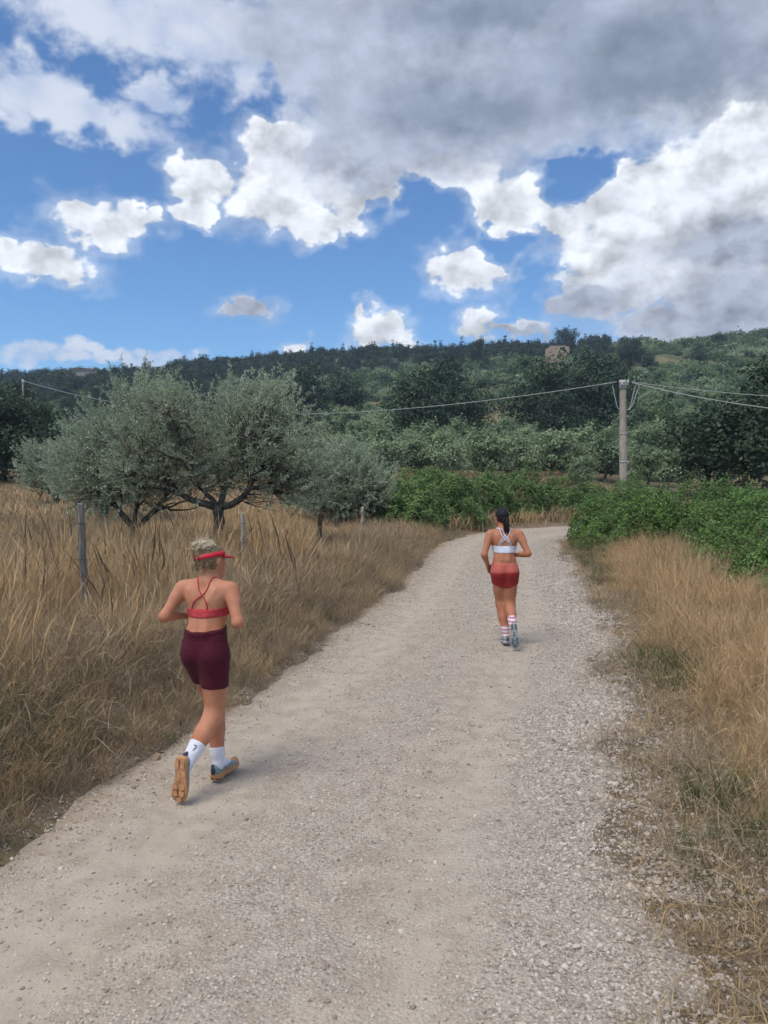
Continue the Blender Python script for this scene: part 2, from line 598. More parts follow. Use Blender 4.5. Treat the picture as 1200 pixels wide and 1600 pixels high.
def road_material():
    m, b = material('gravel')
    P = geo('Position'); s = attr('lat')
    n1 = xnoise(P, .7, 4, .55); n2 = xnoise(P, 5, 5, .6); n3 = xnoise(P, 140, 3, .6)
    vo = X.nt.nodes.new('ShaderNodeTexVoronoi'); vo.inputs['Scale'].default_value = 62
    X.nt.links.new(P.s, vo.inputs['Vector'])
    vd, vc = X(vo.outputs['Distance']), X(vo.outputs['Color'])
    sp = X.nt.nodes.new('ShaderNodeSeparateXYZ'); X.nt.links.new(vc.s, sp.inputs[0])
    cr = X(sp.outputs[0])
    dust = xmix(xstep(n2, .3, .7), (.36, .295, .225), (.48, .405, .32))
    stone = xmix(cr, (.23, .195, .165), (.66, .60, .53))
    # looser stones along the crown and the right side, fine dust in the wheel tracks and by the left edge
    j = s + (n1 - .5) * 1.6 + (n2 - .5) * .4
    loose = xclamp(xstep(j, .35, 1.2) * .85 + X._m('SUBTRACT', 1.0, xstep(X._m('ABSOLUTE', j + .05), .1, .55)) * .45)
    loose = xclamp(loose + (xnoise(P, 2.3, 3) - .5) * .9 + .30)
    tr = xmax(xstep(X._m('ABSOLUTE', s + .9 + (n1 - .5) * .5), .36, .08), xstep(X._m('ABSOLUTE', s - .72 + (n1 - .5) * .5), .30, .06))
    tr = tr * xstep(n2, .25, .55)
    loose = xclamp(loose - tr * .35)
    c = xmix(loose * xstep(vd, .75, .25), dust, stone)
    c = xmix(xstep(n3, .35, .75) * .4, c, (.26, .215, .175))
    c = xmix(tr * .30, c, (.50, .435, .355))
    c = xmix(xstep(s + (n2 - .5) * .8, -1.2, -1.7) * .8, c, (.35, .275, .195))
    c = xmix(xstep(s + (n2 - .5) * .9, 1.55, 2.0) * .7, c, (.26, .20, .14))
    c = xmix(xstep(n1, .52, .68) * .35, c, (.47, .415, .35))
    setin(b, Base_Color=c, Roughness=.95, Specular_IOR_Level=.15)
    bump(b, xstep(vd, .8, .1) * (loose * .8 + .2) + n3 * .35 + n2 * .5, .75, .010)
    return m


road = link('gravel_road', mesh('gravel_road', np.stack([rx, ry, rz], -1), RQ, road_material(), True, {'lat': np.tile(sl, nr)}))
tag(road, 'pale gravel road bending to the right between dry grass verges', kind='structure')


# loose stones
def stone_mesh(seed, mat):
    r = np.random.default_rng(seed)
    t = (1 + 5 ** .5) / 2
    V = nrm(np.array([(-1, t, 0), (1, t, 0), (-1, -t, 0), (1, -t, 0), (0, -1, t), (0, 1, t), (0, -1, -t), (0, 1, -t), (t, 0, -1), (t, 0, 1), (-t, 0, -1), (-t, 0, 1)], float))
    F = np.array([(0, 11, 5), (0, 5, 1), (0, 1, 7), (0, 7, 10), (0, 10, 11), (1, 5, 9), (5, 11, 4), (11, 10, 2), (10, 7, 6), (7, 1, 8), (3, 9, 4), (3, 4, 2), (3, 2, 6), (3, 6, 8), (3, 8, 9), (4, 9, 5), (2, 4, 11), (6, 2, 10), (8, 6, 7), (9, 8, 1)])
    V = V * (1 + r.uniform(-.25, .25, (12, 1))) * r.uniform((.8, .6, .4), (1.2, .9, .65))
    return mesh('stone', V * .5, F, mat, False)


sm, sb = material('limestone_chips')
r_ = inst_random()
setin(sb, Base_Color=xmix(r_, (.26, .22, .18), (.62, .55, .47)), Roughness=.9, Specular_IOR_Level=.2)
stones = [stone_mesh(i, sm) for i in range(8)]
N = 420000
u = rng.random(N)
yy = .3 + 27 * u ** 1.5
ss = rng.uniform(-2.0, 2.35, N)
i0 = np.clip(np.searchsorted(RC[:, 1], yy), 1, len(RC) - 2)
yy0 = yy; fr = (yy - RC[i0, 1]) / RT[i0, 1]
xx = RC[i0, 0] + RT[i0, 0] * fr + RN[i0, 0] * ss; yy = RC[i0, 1] + RT[i0, 1] * fr + RN[i0, 1] * ss
nn = fbm(xx * .7 + 3, yy * .7, 3)
j = ss + nn * 1.3
dens = .28 + .55 * sstep(j, .35, 1.3) * (1 - .5 * sstep(ss, 1.7, 2.3)) + .32 * np.exp(-((j + .02) / .3) ** 2) + .10 * np.exp(-((ss + 1.45) / .25) ** 2) + .25 * sstep(fbm(xx * 1.9, yy * 1.9 + 30, 3), .02, .2)
dens = dens * np.where(ss < -1.6, .25, 1) * (1 - .7 * sstep(ss, 1.65, 2.2))
dens = dens * (1 - .55 * np.exp(-((ss + .9 + nn * .5) / .26) ** 2)) * (1 - .6 * np.exp(-((ss - .72 + nn * .5) / .2) ** 2))
dens = dens * (1 - sstep(yy, 11, 25))
view = (np.abs(xx) < .56 * yy + .9) & (yy > 1.6)
keep = view & (rng.random(N) < dens)
xx, yy, ss, j = xx[keep], yy[keep], ss[keep], j[keep]
n = len(xx)
size = .0056 * np.exp(rng.normal(0, .42, n)) * (1 + .65 * sstep(j, .7, 1.6)) * (1 + .035 * np.clip(yy - 3, 0, 15))
zz = np.maximum(road_z(ss, xx, yy), height(xx, yy, ss)) + size * .12
scatter('gravel', stones, np.stack([xx, yy, zz], -1), np.stack([rng.normal(0, .3, n), rng.normal(0, .3, n), rng.uniform(0, 6.28, n)], -1), size * 1.6,
        rng.integers(0, 8, n), 'loose pale limestone gravel strewn over the road', 'gravel')
print('stones', n)


# ------------------------------------------------------------------ vegetation: materials
M_straw = leaf_mat('straw', (.34, .235, .125), (.66, .48, .275), trans=.25, rough=.7, inst=.4, spec=.15)
M_gold = leaf_mat('golden_straw', (.44, .295, .14), (.80, .57, .31), trans=.25, rough=.7, inst=.4, spec=.15)
M_dead = leaf_mat('dead_grass', (.185, .14, .09), (.47, .375, .255), trans=.2, rough=.8, inst=.4, spec=.1)
M_stalk = leaf_mat('brown_weed_stalk', (.11, .075, .045), (.28, .20, .12), trans=.1, rough=.8, inst=.4, spec=.1)
M_green = leaf_mat('green_grass', (.075, .095, .035), (.20, .21, .085), trans=.3, rough=.6, inst=.4, spec=.2)
M_bramble = leaf_mat('bramble_leaf', (.06, .12, .034), (.25, .38, .11), (.20, .27, .13), trans=.22, rough=.5, inst=.25)
M_bramble2 = leaf_mat('bright_bramble_leaf', (.05, .11, .022), (.20, .34, .08), (.16, .23, .10), trans=.25, rough=.5, inst=.25)
M_olive = leaf_mat('olive_leaf', (.20, .26, .15), (.42, .50, .31), (.50, .56, .42), trans=.28, rough=.45, inst=.3, spec=.35)
M_olive_far = leaf_mat('hillside_olive_leaf', (.13, .19, .09), (.32, .40, .215), (.36, .43, .27), trans=.15, rough=.6, inst=.6)
M_oak = leaf_mat('oak_leaf', (.016, .036, .018), (.064, .102, .042), (.06, .09, .05), trans=.15, rough=.5, inst=.35)
M_pine = leaf_mat('pine_needles', (.016, .034, .018), (.045, .075, .036), trans=.1, rough=.6, inst=.35)
M_scrub = leaf_mat('scrub_leaf', (.048, .092, .032), (.17, .25, .092), trans=.2, rough=.6, inst=.45)
M_bark = bark('olive_bark', (.045, .040, .034), (.14, .125, .105))
M_bark2 = bark('oak_bark', (.030, .026, .021), (.09, .078, .062))
M_cane = plain('bramble_cane', (.12, .085, .055), .8, .3)


# ------------------------------------------------------------------ tufts
def tuft(seed, n, h, spread, lean, width, mat, segs=4, droop=.5, heads=0.0, tangle=0.0):
    r = np.random.default_rng(seed)
    H = r.uniform(h[0], h[1], n); a = r.uniform(0, 6.283, n)
    base = np.stack([r.normal(0, spread, n), r.normal(0, spread, n), np.full(n, -.03)], -1)
    dirh = np.stack([np.cos(a), np.sin(a), np.zeros(n)], -1)
    ln = r.uniform(lean[0], lean[1], n); dr = droop * r.uniform(.3, 1.3, n)
    t = np.linspace(0, 1, segs + 1)
    th = ln[:, None] + dr[:, None] * t[None] ** 2 * 1.6            # angle from vertical
    step = H[:, None] / segs
    dzv = np.cos(th) * step; dh = np.sin(th) * step
    z = np.concatenate([np.zeros((n, 1)), np.cumsum(dzv[:, 1:], 1)], 1); hh = np.concatenate([np.zeros((n, 1)), np.cumsum(dh[:, 1:], 1)], 1)
    P = base[:, None] + dirh[:, None] * hh[..., None]; P[..., 2] += z
    if tangle: P[:, 1:] += r.normal(0, tangle, (n, segs, 3)) * t[None, 1:, None]
    w = width * r.uniform(.6, 1.4, n)[:, None] * (1 - .85 * t[None] ** 1.5)
    if heads:
        hd = r.random(n) < heads
        w[hd, -2] = width * 2.6; w[hd, -1] = width * .5
        w[hd, :-2] = width * .45
    b2 = a + np.pi / 2 + r.normal(0, .7, n)
    side = np.stack([np.cos(b2), np.sin(b2), np.zeros(n)], -1)
    V = np.stack([P - side[:, None] * w[..., None] * .5, P + side[:, None] * w[..., None] * .5], 2)   # n,segs+1,2,3
    k = (np.arange(n)[:, None] * (segs + 1) + np.arange(segs)[None]).ravel() * 2
    F = np.stack([k, k + 1, k + 3, k + 2], -1)
    return mesh('tuft', V.reshape(-1, 3), F, mat)


def rots(n, tilt=.08):
    return np.stack([rng.normal(0, tilt, n), rng.normal(0, tilt, n), rng.uniform(0, 6.283, n)], -1)


def seen(x, y, m=1.2):
    return (np.abs(x) < .52 * y + m) & (y > .8)


def spots(n, x0, x1, y0, y1, fn, pw=1.0):
    y = y0 + (y1 - y0) * rng.random(n) ** pw; x = rng.uniform(x0, x1, n)
    k = seen(x, y); x, y = x[k], y[k]
    s = lateral(x, y)
    k = rng.random(len(x)) < fn(x, y, s)
    return x[k], y[k], s[k]


tall = [tuft(100 + i, 46, (.40, 1.05), .14, (.02, .26), .0036, [M_straw, M_gold, M_dead, M_straw, M_gold][i], 3, .22, .55, .006) for i in range(5)]
mid = [tuft(120 + i, 50, (.30, .62), .09, (.08, .7), .0042, [M_straw, M_dead, M_dead, M_gold][i % 4], 4, .6, .15, .012) for i in range(6)]
tangle = [tuft(140 + i, 56, (.22, .52), .11, (.4, 1.25), .0042, [M_dead, M_dead, M_straw][i % 3], 4, 1.0, 0, .05) for i in range(5)]
short = [tuft(160 + i, 34, (.05, .16), .06, (.1, .9), .0045, [M_dead, M_straw, M_green, M_straw][i % 4], 3, .8, 0, .01) for i in range(6)]
green = [tuft(180 + i, 34, (.15, .42), .06, (.1, .5), .007, M_green, 4, .7, .05) for i in range(3)]

stalk = [tuft(190 + i, 7, (.6, 1.15), .12, (.02, .25), .007, M_stalk, 4, .15, .9, .01) for i in range(2)]
patch = lambda x, y, f=.35, o=0: fbm(x * f + 60 + o, y * f + 20 + o, 3)

# left: tall dry grass of the field behind the verge
x, y, s = spots(30000, -16, 3, 3, 26, lambda x, y, s: sstep(-s - HW, .55, 1.5) * (s < 0) * (.45 + .9 * np.clip(patch(x, y) + .3, 0, .6)) * np.where(-s > 7, .35, .8), .9)
n = len(x); z = height(x, y, s)
print('tall', n)
sc = (.60 + .35 * rng.random(n)) * (.80 + .5 * (patch(x, y, .5, 9) + .25)) * np.where(y > 14, .62, 1) * (1 + .7 * patch(x, y, 1.6, 33)) * (1 + .9 * patch(x, y, .45, 50))
for ppx, pd in ((126, 8.5), (379, 12.7), (500, 16.7), (567, 20.1), (607, 23.0)):     # lower growth in front of each post
    pxx = (ppx - 600) * pd / 1200; m_ = (np.abs(x - pxx * y / pd) < .30) & (y < pd + .3) & (y > pd - 4.5)
    sc[m_] *= .42
scatter('field_grass', tall + mid[:2] + stalk, np.stack([x, y, z], -1), rots(n), np.stack([1.1 + .02 * y, 1.1 + .02 * y, np.ones(n)], -1) * sc[:, None], np.where(patch(x, y, .6, 80) + rng.normal(0, .10, n) > -.02, rng.choice([0, 1, 3, 4, 1, 4, 0, 3, 7], n), rng.choice([2, 2, 5, 6, 0, 8, 5, 6, 2], n)),
        'tall golden dry grass filling the field behind the fence posts', 'dry grass')
# far part of the field
x, y, s = spots(26000, -34, 14, 24, 66, lambda x, y, s: (np.abs(s) > HW + .35) * .9, .8)
n = len(x)
far_t = [tuft(200 + i, 22, (.35, .7), .22, (.05, .4), .02, [M_straw, M_gold, M_dead][i], 3, .4, .3) for i in range(3)]
scatter('meadow_grass', far_t, np.stack([x, y, height(x, y, s)], -1), rots(n), .7 + .5 * rng.random(n), rng.integers(0, 3, n), 'brown dry meadow grass below the olive rows', 'dry grass')
# left verge: dark tangled dead grass on the bank
x, y, s = spots(38000, -8, 3, 2.0, 24, lambda x, y, s: sstep(-s - HW + patch(x, y, 1.2) * .5, -.08, .12) * (-s - HW < 2.3), 1.25)
n = len(x); z = height(x, y, s)
print('verge', n)
low = sstep(-s - HW, .1, 1.0)
scatter('verge_grass', mid + tangle + green[:2], np.stack([x, y, z], -1), np.stack([rng.normal(0, .15, n), rng.normal(0, .15, n), rng.uniform(0, 6.28, n)], -1), (.55 + .42 * low) * (.7 + .5 * rng.random(n)), rng.choice(13, n, p=[.05, .1, .1, .04, .05, .1, .12, .12, .06, .11, .09, .03, .03]),
        'tangled grey-brown dead grass covering the bank on the road\'s outer edge', 'dead grass')
# right: pale tall grass between road and brambles
x, y, s = spots(26000, -1, 12, 4.0, 30, lambda x, y, s: sstep(s - HW + patch(x, y, .8) * .9 - .30 * sstep(y, 9, 4), .30, 1.0) * (s - HW < np.where(y < 14, 3.1, 4.0)), .9)
n = len(x); z = height(x, y, s)
print('right', n)
gr = sstep(s - HW, .1, 1.4)
sc = (.42 + .38 * gr) * (.7 + .5 * rng.random(n)) * (.85 + .6 * patch(x, y, .7, 4))
pale = [tuft(220 + i, 56, (.40, .85), .09, (.06, .50), .0038, [M_gold, M_straw, M_gold, M_straw][i], 4, .75, .35, .006) for i in range(4)]
scatter('roadside_grass', pale + [tall[0], mid[0], mid[1], green[0]], np.stack([x, y, z], -1), rots(n, .12), sc, rng.choice(8, n, p=[.19, .19, .19, .17, .10, .05, .05, .06]),
        'soft pale dry grass drooping in front of the right-hand brambles', 'dry grass')
# short growth on both shoulders
x, y, s = spots(60000, -6, 9, 1.2, 26, lambda x, y, s: np.where(s > 0, sstep(s - HW + patch(x, y, 1.4) * .9, -.12, .35) * .8, sstep(-s - HW + patch(x, y, 1.4) * .8, .05, .3) * .35) * (np.abs(s) < HW + 4), 1.0)
n = len(x); z = height(x, y, s)
print('short', n)
scatter('shoulder_grass', short + tangle[:2], np.stack([x, y, z], -1), rots(n, .2), (.6 + .8 * rng.random(n)) * np.where(rng.random(n) < .1, 1.2, 1), rng.choice(8, n, p=[.2, .2, .12, .2, .11, .11, .03, .03]),
        'short parched grass and weeds creeping onto the gravel shoulders', 'short grass')
# green patches
gp = np.array([(-2.62, 4.3, .5, 130), (-2.9, 4.9, .3, 60), (-3.0, 5.4, .4, 40), (-2.5, 3.7, .3, 40), (-2.3, 6.3, .3, 16), (-1.5, 8.6, .3, 14), (.6, 15, .4, 24), (-2.9, 4.75, .35, 50), (-3.1, 5.2, .3, 40), (-2.2, 8.2, .4, 24), (-3.5, 8.0, .4, 26), (-1.2, 11, .6, 24), (4.2, 14.5, .7, 70), (4.5, 17, .6, 60), (2.7, 7.6, .4, 30), (1.9, 4.3, .3, 14), (4.9, 20, .6, 60), (1.5, 19, .5, 40)])
x = np.concatenate([rng.normal(a, r_, int(k_)) for a, b_, r_, k_ in gp]); y = np.concatenate([rng.normal(b_, r_, int(k_)) for a, b_, r_, k_ in gp])
s = lateral(x, y); k_ = np.abs(s) > HW + .25; x, y, s = x[k_], y[k_], s[k_]
scatter('green_weeds', green, np.stack([x, y, height(x, y, s)], -1), rots(len(x), .15), .6 + .5 * rng.random(len(x)), rng.integers(0, 3, len(x)), 'patches of fresh green weeds among the dry verge grass', 'weeds')


# ------------------------------------------------------------------ olive trees near the fence
def lobes_points(r, lobes, n):
    """random points through a union of ellipsoids, denser towards the surface"""
    L = np.array(lobes, float)
    vol = (L[:, 3] * L[:, 4] * L[:, 5]) ** .8
    k = r.choice(len(L), n, p=vol / vol.sum())
    d = nrm(r.normal(size=(n, 3))); rad = r.random(n) ** .42
    return L[k, :3] + d * rad[:, None] * L[k, 3:6], d, k


def bez(a, b, bend, n, r):
    t = np.linspace(0, 1, n)[:, None]
    a, b = np.asarray(a, float), np.asarray(b, float)
    m = (a + b) / 2 + bend
    return (1 - t) ** 2 * a + 2 * t * (1 - t) * m + t * t * b


def olive(name, seed, base, fork, limbs, lobes, ntwig, nleaf, leaf=(.050, .012), up=.55, label=None, twl=(.35, .75)):
    r = np.random.default_rng(seed)
    root = link(name, None, loc=base)
    tag(root, label, 'olive tree')
    g = G()
    fork = np.array(fork, float)
    P = bez((0, 0, -.15), fork, r.normal(0, .04, 3), 8, r); P[1:-1] += r.normal(0, .018, (6, 3))
    g.add(*tube(P, np.linspace(.15, .105, 8) * (1 + r.normal(0, .07, 8)), 9))
    nodes = []
    for (ex, ey, ez, rad) in limbs:
        e = np.array([ex, ey, ez], float)
        P = bez(fork - (0, 0, .06), e, np.array([ex * .15, ey * .15, -.12 * np.linalg.norm(e - fork)]) + r.normal(0, .05, 3), 12, r)
        P[2:] += r.normal(0, .025, (10, 3)).cumsum(0) * .6
        g.add(*tube(P, np.linspace(rad, rad * .38, 12), 7))
        nodes += [(p, rad * .5) for p in P[4:]]
        for q in range(7):
            b0 = P[r.integers(4, 12)]
            d = nrm(nrm(e - fork) + r.normal(0, .8, 3) + (0, 0, .35)); ln = r.uniform(.5, 1.2)
            Q = bez(b0, b0 + d * ln, r.normal(0, .10, 3) + (0, 0, -.03), 8, r); Q[2:] += r.normal(0, .015, (6, 3)).cumsum(0)
            g.add(*tube(Q, np.linspace(rad * .38, .010, 8), 5))
            nodes += [(p, .012) for p in Q[3:]]
    NP = np.array([p for p, _ in nodes])
    C, dd, kk = lobes_points(r, lobes, ntwig)
    LV, LD, LN = [], [], []
    mid_c = np.array(lobes, float)[:, :3].mean(0)
    for c, d in zip(C, dd):
        i = np.argmin(((NP - c) ** 2).sum(1) + 1.5 * np.maximum(0, NP[:, 2] - c[2]))
        out = nrm(c - mid_c)
        tip = c + nrm(out * .5 + (0, 0, up) + r.normal(0, .45, 3)) * r.uniform(*twl)
        if np.linalg.norm(NP[i] - c) < 2.0:
            Q = bez(NP[i], c, r.normal(0, .06, 3) + (0, 0, -.05), 5, r)
            g.add(*tube(Q, np.linspace(.009, .004, 5), 3, False))
        T = bez(c, tip, r.normal(0, .05, 3) + out * .04, 5, r)
        g.add(*tube(T, np.linspace(.0035, .0015, 5), 3, False))
        t = np.sort(r.random(nleaf)); p = np.stack([np.interp(t * 4, range(5), T[:, a]) for a in range(3)], -1)
        tw = nrm(tip - c)
        sd = nrm(np.cross(tw, r.normal(size=(nleaf, 3))))
        LV.append(p); LD.append(tw * .75 + sd); LN.append(nrm(np.cross(sd, tw) + r.normal(0, .4, (nleaf, 3)) + (0, 0, .4)))
    n = sum(map(len, LV))
    V, F = leaves(np.concatenate(LV), np.concatenate(LD), np.concatenate(LN), leaf[0] * r.uniform(.7, 1.35, n), leaf[1] * r.uniform(.8, 1.4, n))
    link('trunk', g.mesh('trunk', M_bark, True), root)
    link('crown', mesh('crown', V, F, M_olive), root)
    return root


def gz(x, y): return float(height(np.array([x]), np.array([y]))[0])


def at(px, d):
    x = (px - 600) * d / 1200
    return (x, d, gz(x, d))


# big one behind the nearer runner
olive('olive_tree', 1, at(338, 15.5), (.05, 0, 1.05), [(-1.15, .1, 1.7, .085), (.95, -.2, 1.75, .085), (.25, .5, 2.2, .07), (-.4, -.5, 2.1, .06)],
      [(-1.15, 0, 2.45, .90, 1.0, .90), (-1.55, .1, 1.75, .75, .9, .6), (-.1, .1, 2.35, 1.0, 1.1, .9), (1.0, -.1, 2.45, 1.0, 1.1, .95), (1.7, 0, 1.85, .7, .9, .75), (1.45, .1, 1.25, .75, .8, .45), (.6, 0, 2.95, .55, .7, .5), (-.9, 0, 3.0, .5, .6, .45), (0, .2, 1.6, 1.5, 1.0, .42), (1.15, .1, 3.1, .35, .5, .45)],
      1750, 38, leaf=(.058, .0155), up=.7, twl=(.3, .62), label='largest olive tree, with a forked dark trunk, right behind the red-visored runner')
olive('olive_tree', 2, at(212, 17.0), (-.05, 0, .55), [(-.7, 0, 1.5, .08), (.75, .1, 1.25, .08), (0, .4, 1.9, .06)],
      [(-.6, 0, 2.1, .9, .9, .95), (.4, .2, 2.2, .95, .9, .9), (-1.0, .2, 1.5, .7, .8, .6), (.1, 0, 1.3, 1.1, .8, .4), (.2, 0, 3.0, .7, .7, .7)], 1300, 44, leaf=(.060, .017), up=.5, label='olive tree with low leaning limbs, next on the outer side of the largest one')
olive('olive_tree', 3, at(160, 24), (.05, 0, .7), [(-.8, 0, 1.6, .08), (.8, .1, 1.5, .08), (0, .4, 1.9, .06)],
      [(-.7, 0, 1.95, 1.0, 1.0, .9), (.5, .2, 2.1, 1.0, 1.0, .9), (-.2, 0, 1.3, 1.3, 1.0, .45), (0, 0, 2.7, .7, .7, .5)], 950, 40, leaf=(.068, .020), label='rounded olive tree whose thin trunk shows behind the tallest grey fence post')
olive('olive_tree', 4, at(88, 33), (0, 0, .7), [(-.8, 0, 1.5, .08), (.8, .1, 1.5, .08)],
      [(-.6, 0, 1.9, 1.0, 1.0, .9), (.5, .2, 2.0, 1.1, 1.0, .9), (0, 0, 1.2, 1.4, 1.0, .5)], 800, 40, leaf=(.085, .022), label='dome-shaped pale olive tree beside the dark oaks at the field edge')
olive('olive_tree', 5, at(538, 24.5), (0, 0, .6), [(-.7, 0, 1.4, .08), (.8, .1, 1.4, .08), (0, .4, 1.8, .06)],
      [(-.7, 0, 1.5, .9, .9, .85), (.6, .1, 1.35, .95, .9, .75), (0, .1, 2.0, .9, .8, .6), (1.2, 0, .9, .6, .6, .5), (-.2, 0, .8, 1.3, .8, .45)], 1150, 40, leaf=(.068, .020), label='low bushy olive tree between the largest olive and the bramble hedge')

# ------------------------------------------------------------------ brambles
def bramble(name, seed, mounds, n, size, mat, label, stems=60):
    """mounds: (x, y, rx, ry, h)"""
    r = np.random.default_rng(seed)
    root = link(name, None, loc=(mounds[0][0], mounds[0][1], 0)); o = np.array(root.location)
    tag(root, label, 'brambles')
    M = np.array(mounds, float)
    a = M[:, 2] * M[:, 3] + M[:, 4] * (M[:, 2] + M[:, 3]); k = r.choice(len(M), n, p=a / a.sum())
    d = nrm(r.normal(size=(n, 3))); d[:, 2] = np.abs(d[:, 2])
    zb = height(M[:, 0], M[:, 1])
    lump = 1 + .42 * (fbm(d[:, 0] * 2.2 + k * 3.7, d[:, 1] * 2.2 + d[:, 2] * 2, 3) * 2)
    rad = lump * (1 - np.abs(r.normal(0, .10, n)))
    P = np.stack([M[k, 0] + d[:, 0] * M[k, 2] * rad, M[k, 1] + d[:, 1] * M[k, 3] * rad, zb[k] + d[:, 2] * M[k, 4] * rad], -1)
    keep = P[:, 2] > height(P[:, 0], P[:, 1]) + .05
    P, d = P[keep], d[keep]; n = len(P)
    # arching shoots that stick out of the mass
    sh = r.choice(n, min(n, 420)); SP = []; SDv = []
    for i in sh:
        e = P[i] + nrm(d[i] + (0, 0, .6) + r.normal(0, .5, 3)) * r.uniform(.15, .5)
        q = bez(P[i], e, np.array([0, 0, .08]), 12, r); SP.append(q + r.normal(0, .015, q.shape)); SDv.append(np.repeat(d[i:i + 1], 12, 0))
    P = np.concatenate([P] + SP); d = np.concatenate([d] + SDv); n = len(P)
    # leaves in threes
    P = np.repeat(P, 3, 0) + r.normal(0, size * .35, (n * 3, 3)); d = np.repeat(d, 3, 0)
    nn = nrm(d * .7 + r.normal(0, .45, (n * 3, 3)) + (0, 0, .55)); dr = np.cross(nn, r.normal(size=(n * 3, 3)))
    V, F = leaves(P, dr + (0, 0, -.25), nn, size * r.uniform(.6, 1.3, n * 3), size * .62 * r.uniform(.7, 1.2, n * 3), .06)
    link('foliage', mesh('foliage', V - o, F, mat), root)
    g = G()
    for i in range(stems):
        m = M[r.integers(len(M))]; b = np.array([m[0] + r.normal(0, m[2] * .4), m[1] + r.normal(0, m[3] * .4), 0]); b[2] = gz(b[0], b[1])
        e = b + np.array([r.normal(0, m[2] * .5), r.normal(0, m[3] * .5), m[4] * r.uniform(.7, 1.12)])
        g.add(*tube(bez(b, e, np.array([0, 0, m[4] * .35]), 7, r) - o, np.linspace(.010, .004, 7), 4))
    tag(link('canes', g.mesh('canes', M_cane), root), None, kind='stuff')
    return root


bramble('bramble_hedge', 31, [(1.0, 24.3, 1.1, 1.1, 1.45), (2.1, 26.9, 1.4, 1.2, 1.85), (3.7, 29.1, 1.5, 1.2, 1.95), (5.4, 30.6, 1.5, 1.1, 1.85), (7.2, 31.8, 1.4, 1.0, 1.55), (8.9, 32.7, 1.2, .9, 1.2), (-.2, 26.5, 1.6, 1.5, 1.75), (1.5, 29.2, 1.6, 1.5, 1.95)], 46000, .080, M_bramble,
        'dark green bramble hedge lining the outside of the bend')
bramble('bramble_thicket', 32, [(6.2, 18.2, 1.2, 1.3, 1.45), (7.4, 17.2, 1.4, 1.5, 1.55), (8.8, 16.6, 1.6, 1.7, 1.65), (7.0, 15.2, 1.2, 1.2, 1.25), (7.4, 13.5, 1.3, 1.3, 1.35), (5.7, 20.2, .8, 1.1, 1.25), (6.9, 21, 1.4, 1.4, 1.55), (9.6, 14.5, 1.4, 1.5, 1.5), (6.6, 11.7, 1.0, 1.1, 1.05), (5.9, 13.4, .75, .9, .85), (5.75, 11.6, .6, .8, .62), (6.0, 10.3, .8, .8, .7)], 58000, .062, M_bramble2,
        'bright green bramble thicket filling the inside of the bend')

# crumbs of soil along the left edge of the road
cm, cb_ = material('soil_crumbs')
setin(cb_, Base_Color=xmix(inst_random(), (.24, .18, .125), (.44, .36, .27)), Roughness=.95, Specular_IOR_Level=.1)
n = 9000
yc = 2.2 + 16 * rng.random(n) ** 1.3; sc_ = rng.normal(-1.66, .22, n)
ic = np.clip(np.searchsorted(RC[:, 1], yc), 1, len(RC) - 2); fr = (yc - RC[ic, 1]) / RT[ic, 1]
xc = RC[ic, 0] + RT[ic, 0] * fr + RN[ic, 0] * sc_; yc = RC[ic, 1] + RT[ic, 1] * fr + RN[ic, 1] * sc_
kc = fbm(xc * 1.1 + 70, yc * 1.1, 3) + rng.normal(0, .08, n) > -.04; xc, yc, sc_ = xc[kc], yc[kc], sc_[kc]; n = len(xc)
sz = .0065 * np.exp(rng.normal(0, .5, n))
zc = np.maximum(road_z(sc_, xc, yc), height(xc, yc, sc_)) + sz * .1
scatter('soil_crumbs', [stone_mesh(40 + i, cm) for i in range(5)], np.stack([xc, yc, zc], -1), rots(n, .5), np.stack([sz * 2, sz * 2, sz * 1.5], -1), rng.integers(0, 5, n), 'crumbled brown soil along the foot of the grassy bank', 'soil')


# ------------------------------------------------------------------ hillside trees: one of each variant, then copies
def crown_mesh(seed, lobes, nclump, per, spread, leaf, mat, upb=.5):
    r = np.random.default_rng(seed)
    C, d, k = lobes_points(r, lobes, nclump)
    n = nclump * per
    P = np.repeat(C, per, 0) + r.normal(0, spread, (n, 3)) * (1, 1, .75)
    P[:, 2] = np.maximum(P[:, 2], .3)
    nn = nrm(np.repeat(d, per, 0) * .8 + r.normal(0, .55, (n, 3)) + (0, 0, upb))
    V, F = leaves(P, np.cross(nn, r.normal(size=(n, 3))), nn, leaf * r.uniform(.6, 1.4, n), leaf * .75 * r.uniform(.6, 1.3, n), .08)
    return mesh('crown', V, F, mat)


def limbs_mesh(seed, lobes, hgt, rad, mat, hf=.3):
    r = np.random.default_rng(seed + 500); g = G()
    f = np.array([r.normal(0, .1), r.normal(0, .1), hgt * hf])
    P = bez((0, 0, -.4), f, r.normal(0, .08, 3), 6, r)
    g.add(*tube(P, np.linspace(rad, rad * .7, 6), 7))
    for L in lobes:
        e = np.array(L[:3], float)
        g.add(*tube(bez(f - (0, 0, .1), e, np.array([e[0] * .2, e[1] * .2, -.1]), 6, r), np.linspace(rad * .5, rad * .1, 6), 5))
    return g.mesh('trunk', mat, True)


def oak_lobes(r, w, h):
    out = []
    for i in range(11):
        a = r.uniform(0, 6.283); q = r.uniform(.15, .62) * w / 2; z = r.uniform(.38, .80) * h
        s = (1 - abs(z / h - .55) * .7)
        out.append((math.cos(a) * q, math.sin(a) * q, z, w * r.uniform(.17, .26) * s, w * r.uniform(.17, .26) * s, h * r.uniform(.12, .2)))
    out.append((0, 0, h * .80, w * .22, w * .22, h * .18)); out.append((0, 0, h * .5, w * .36, w * .36, h * .25))
    out.append((w * .12, 0, h * .25, w * .30, w * .30, h * .18))
    return out


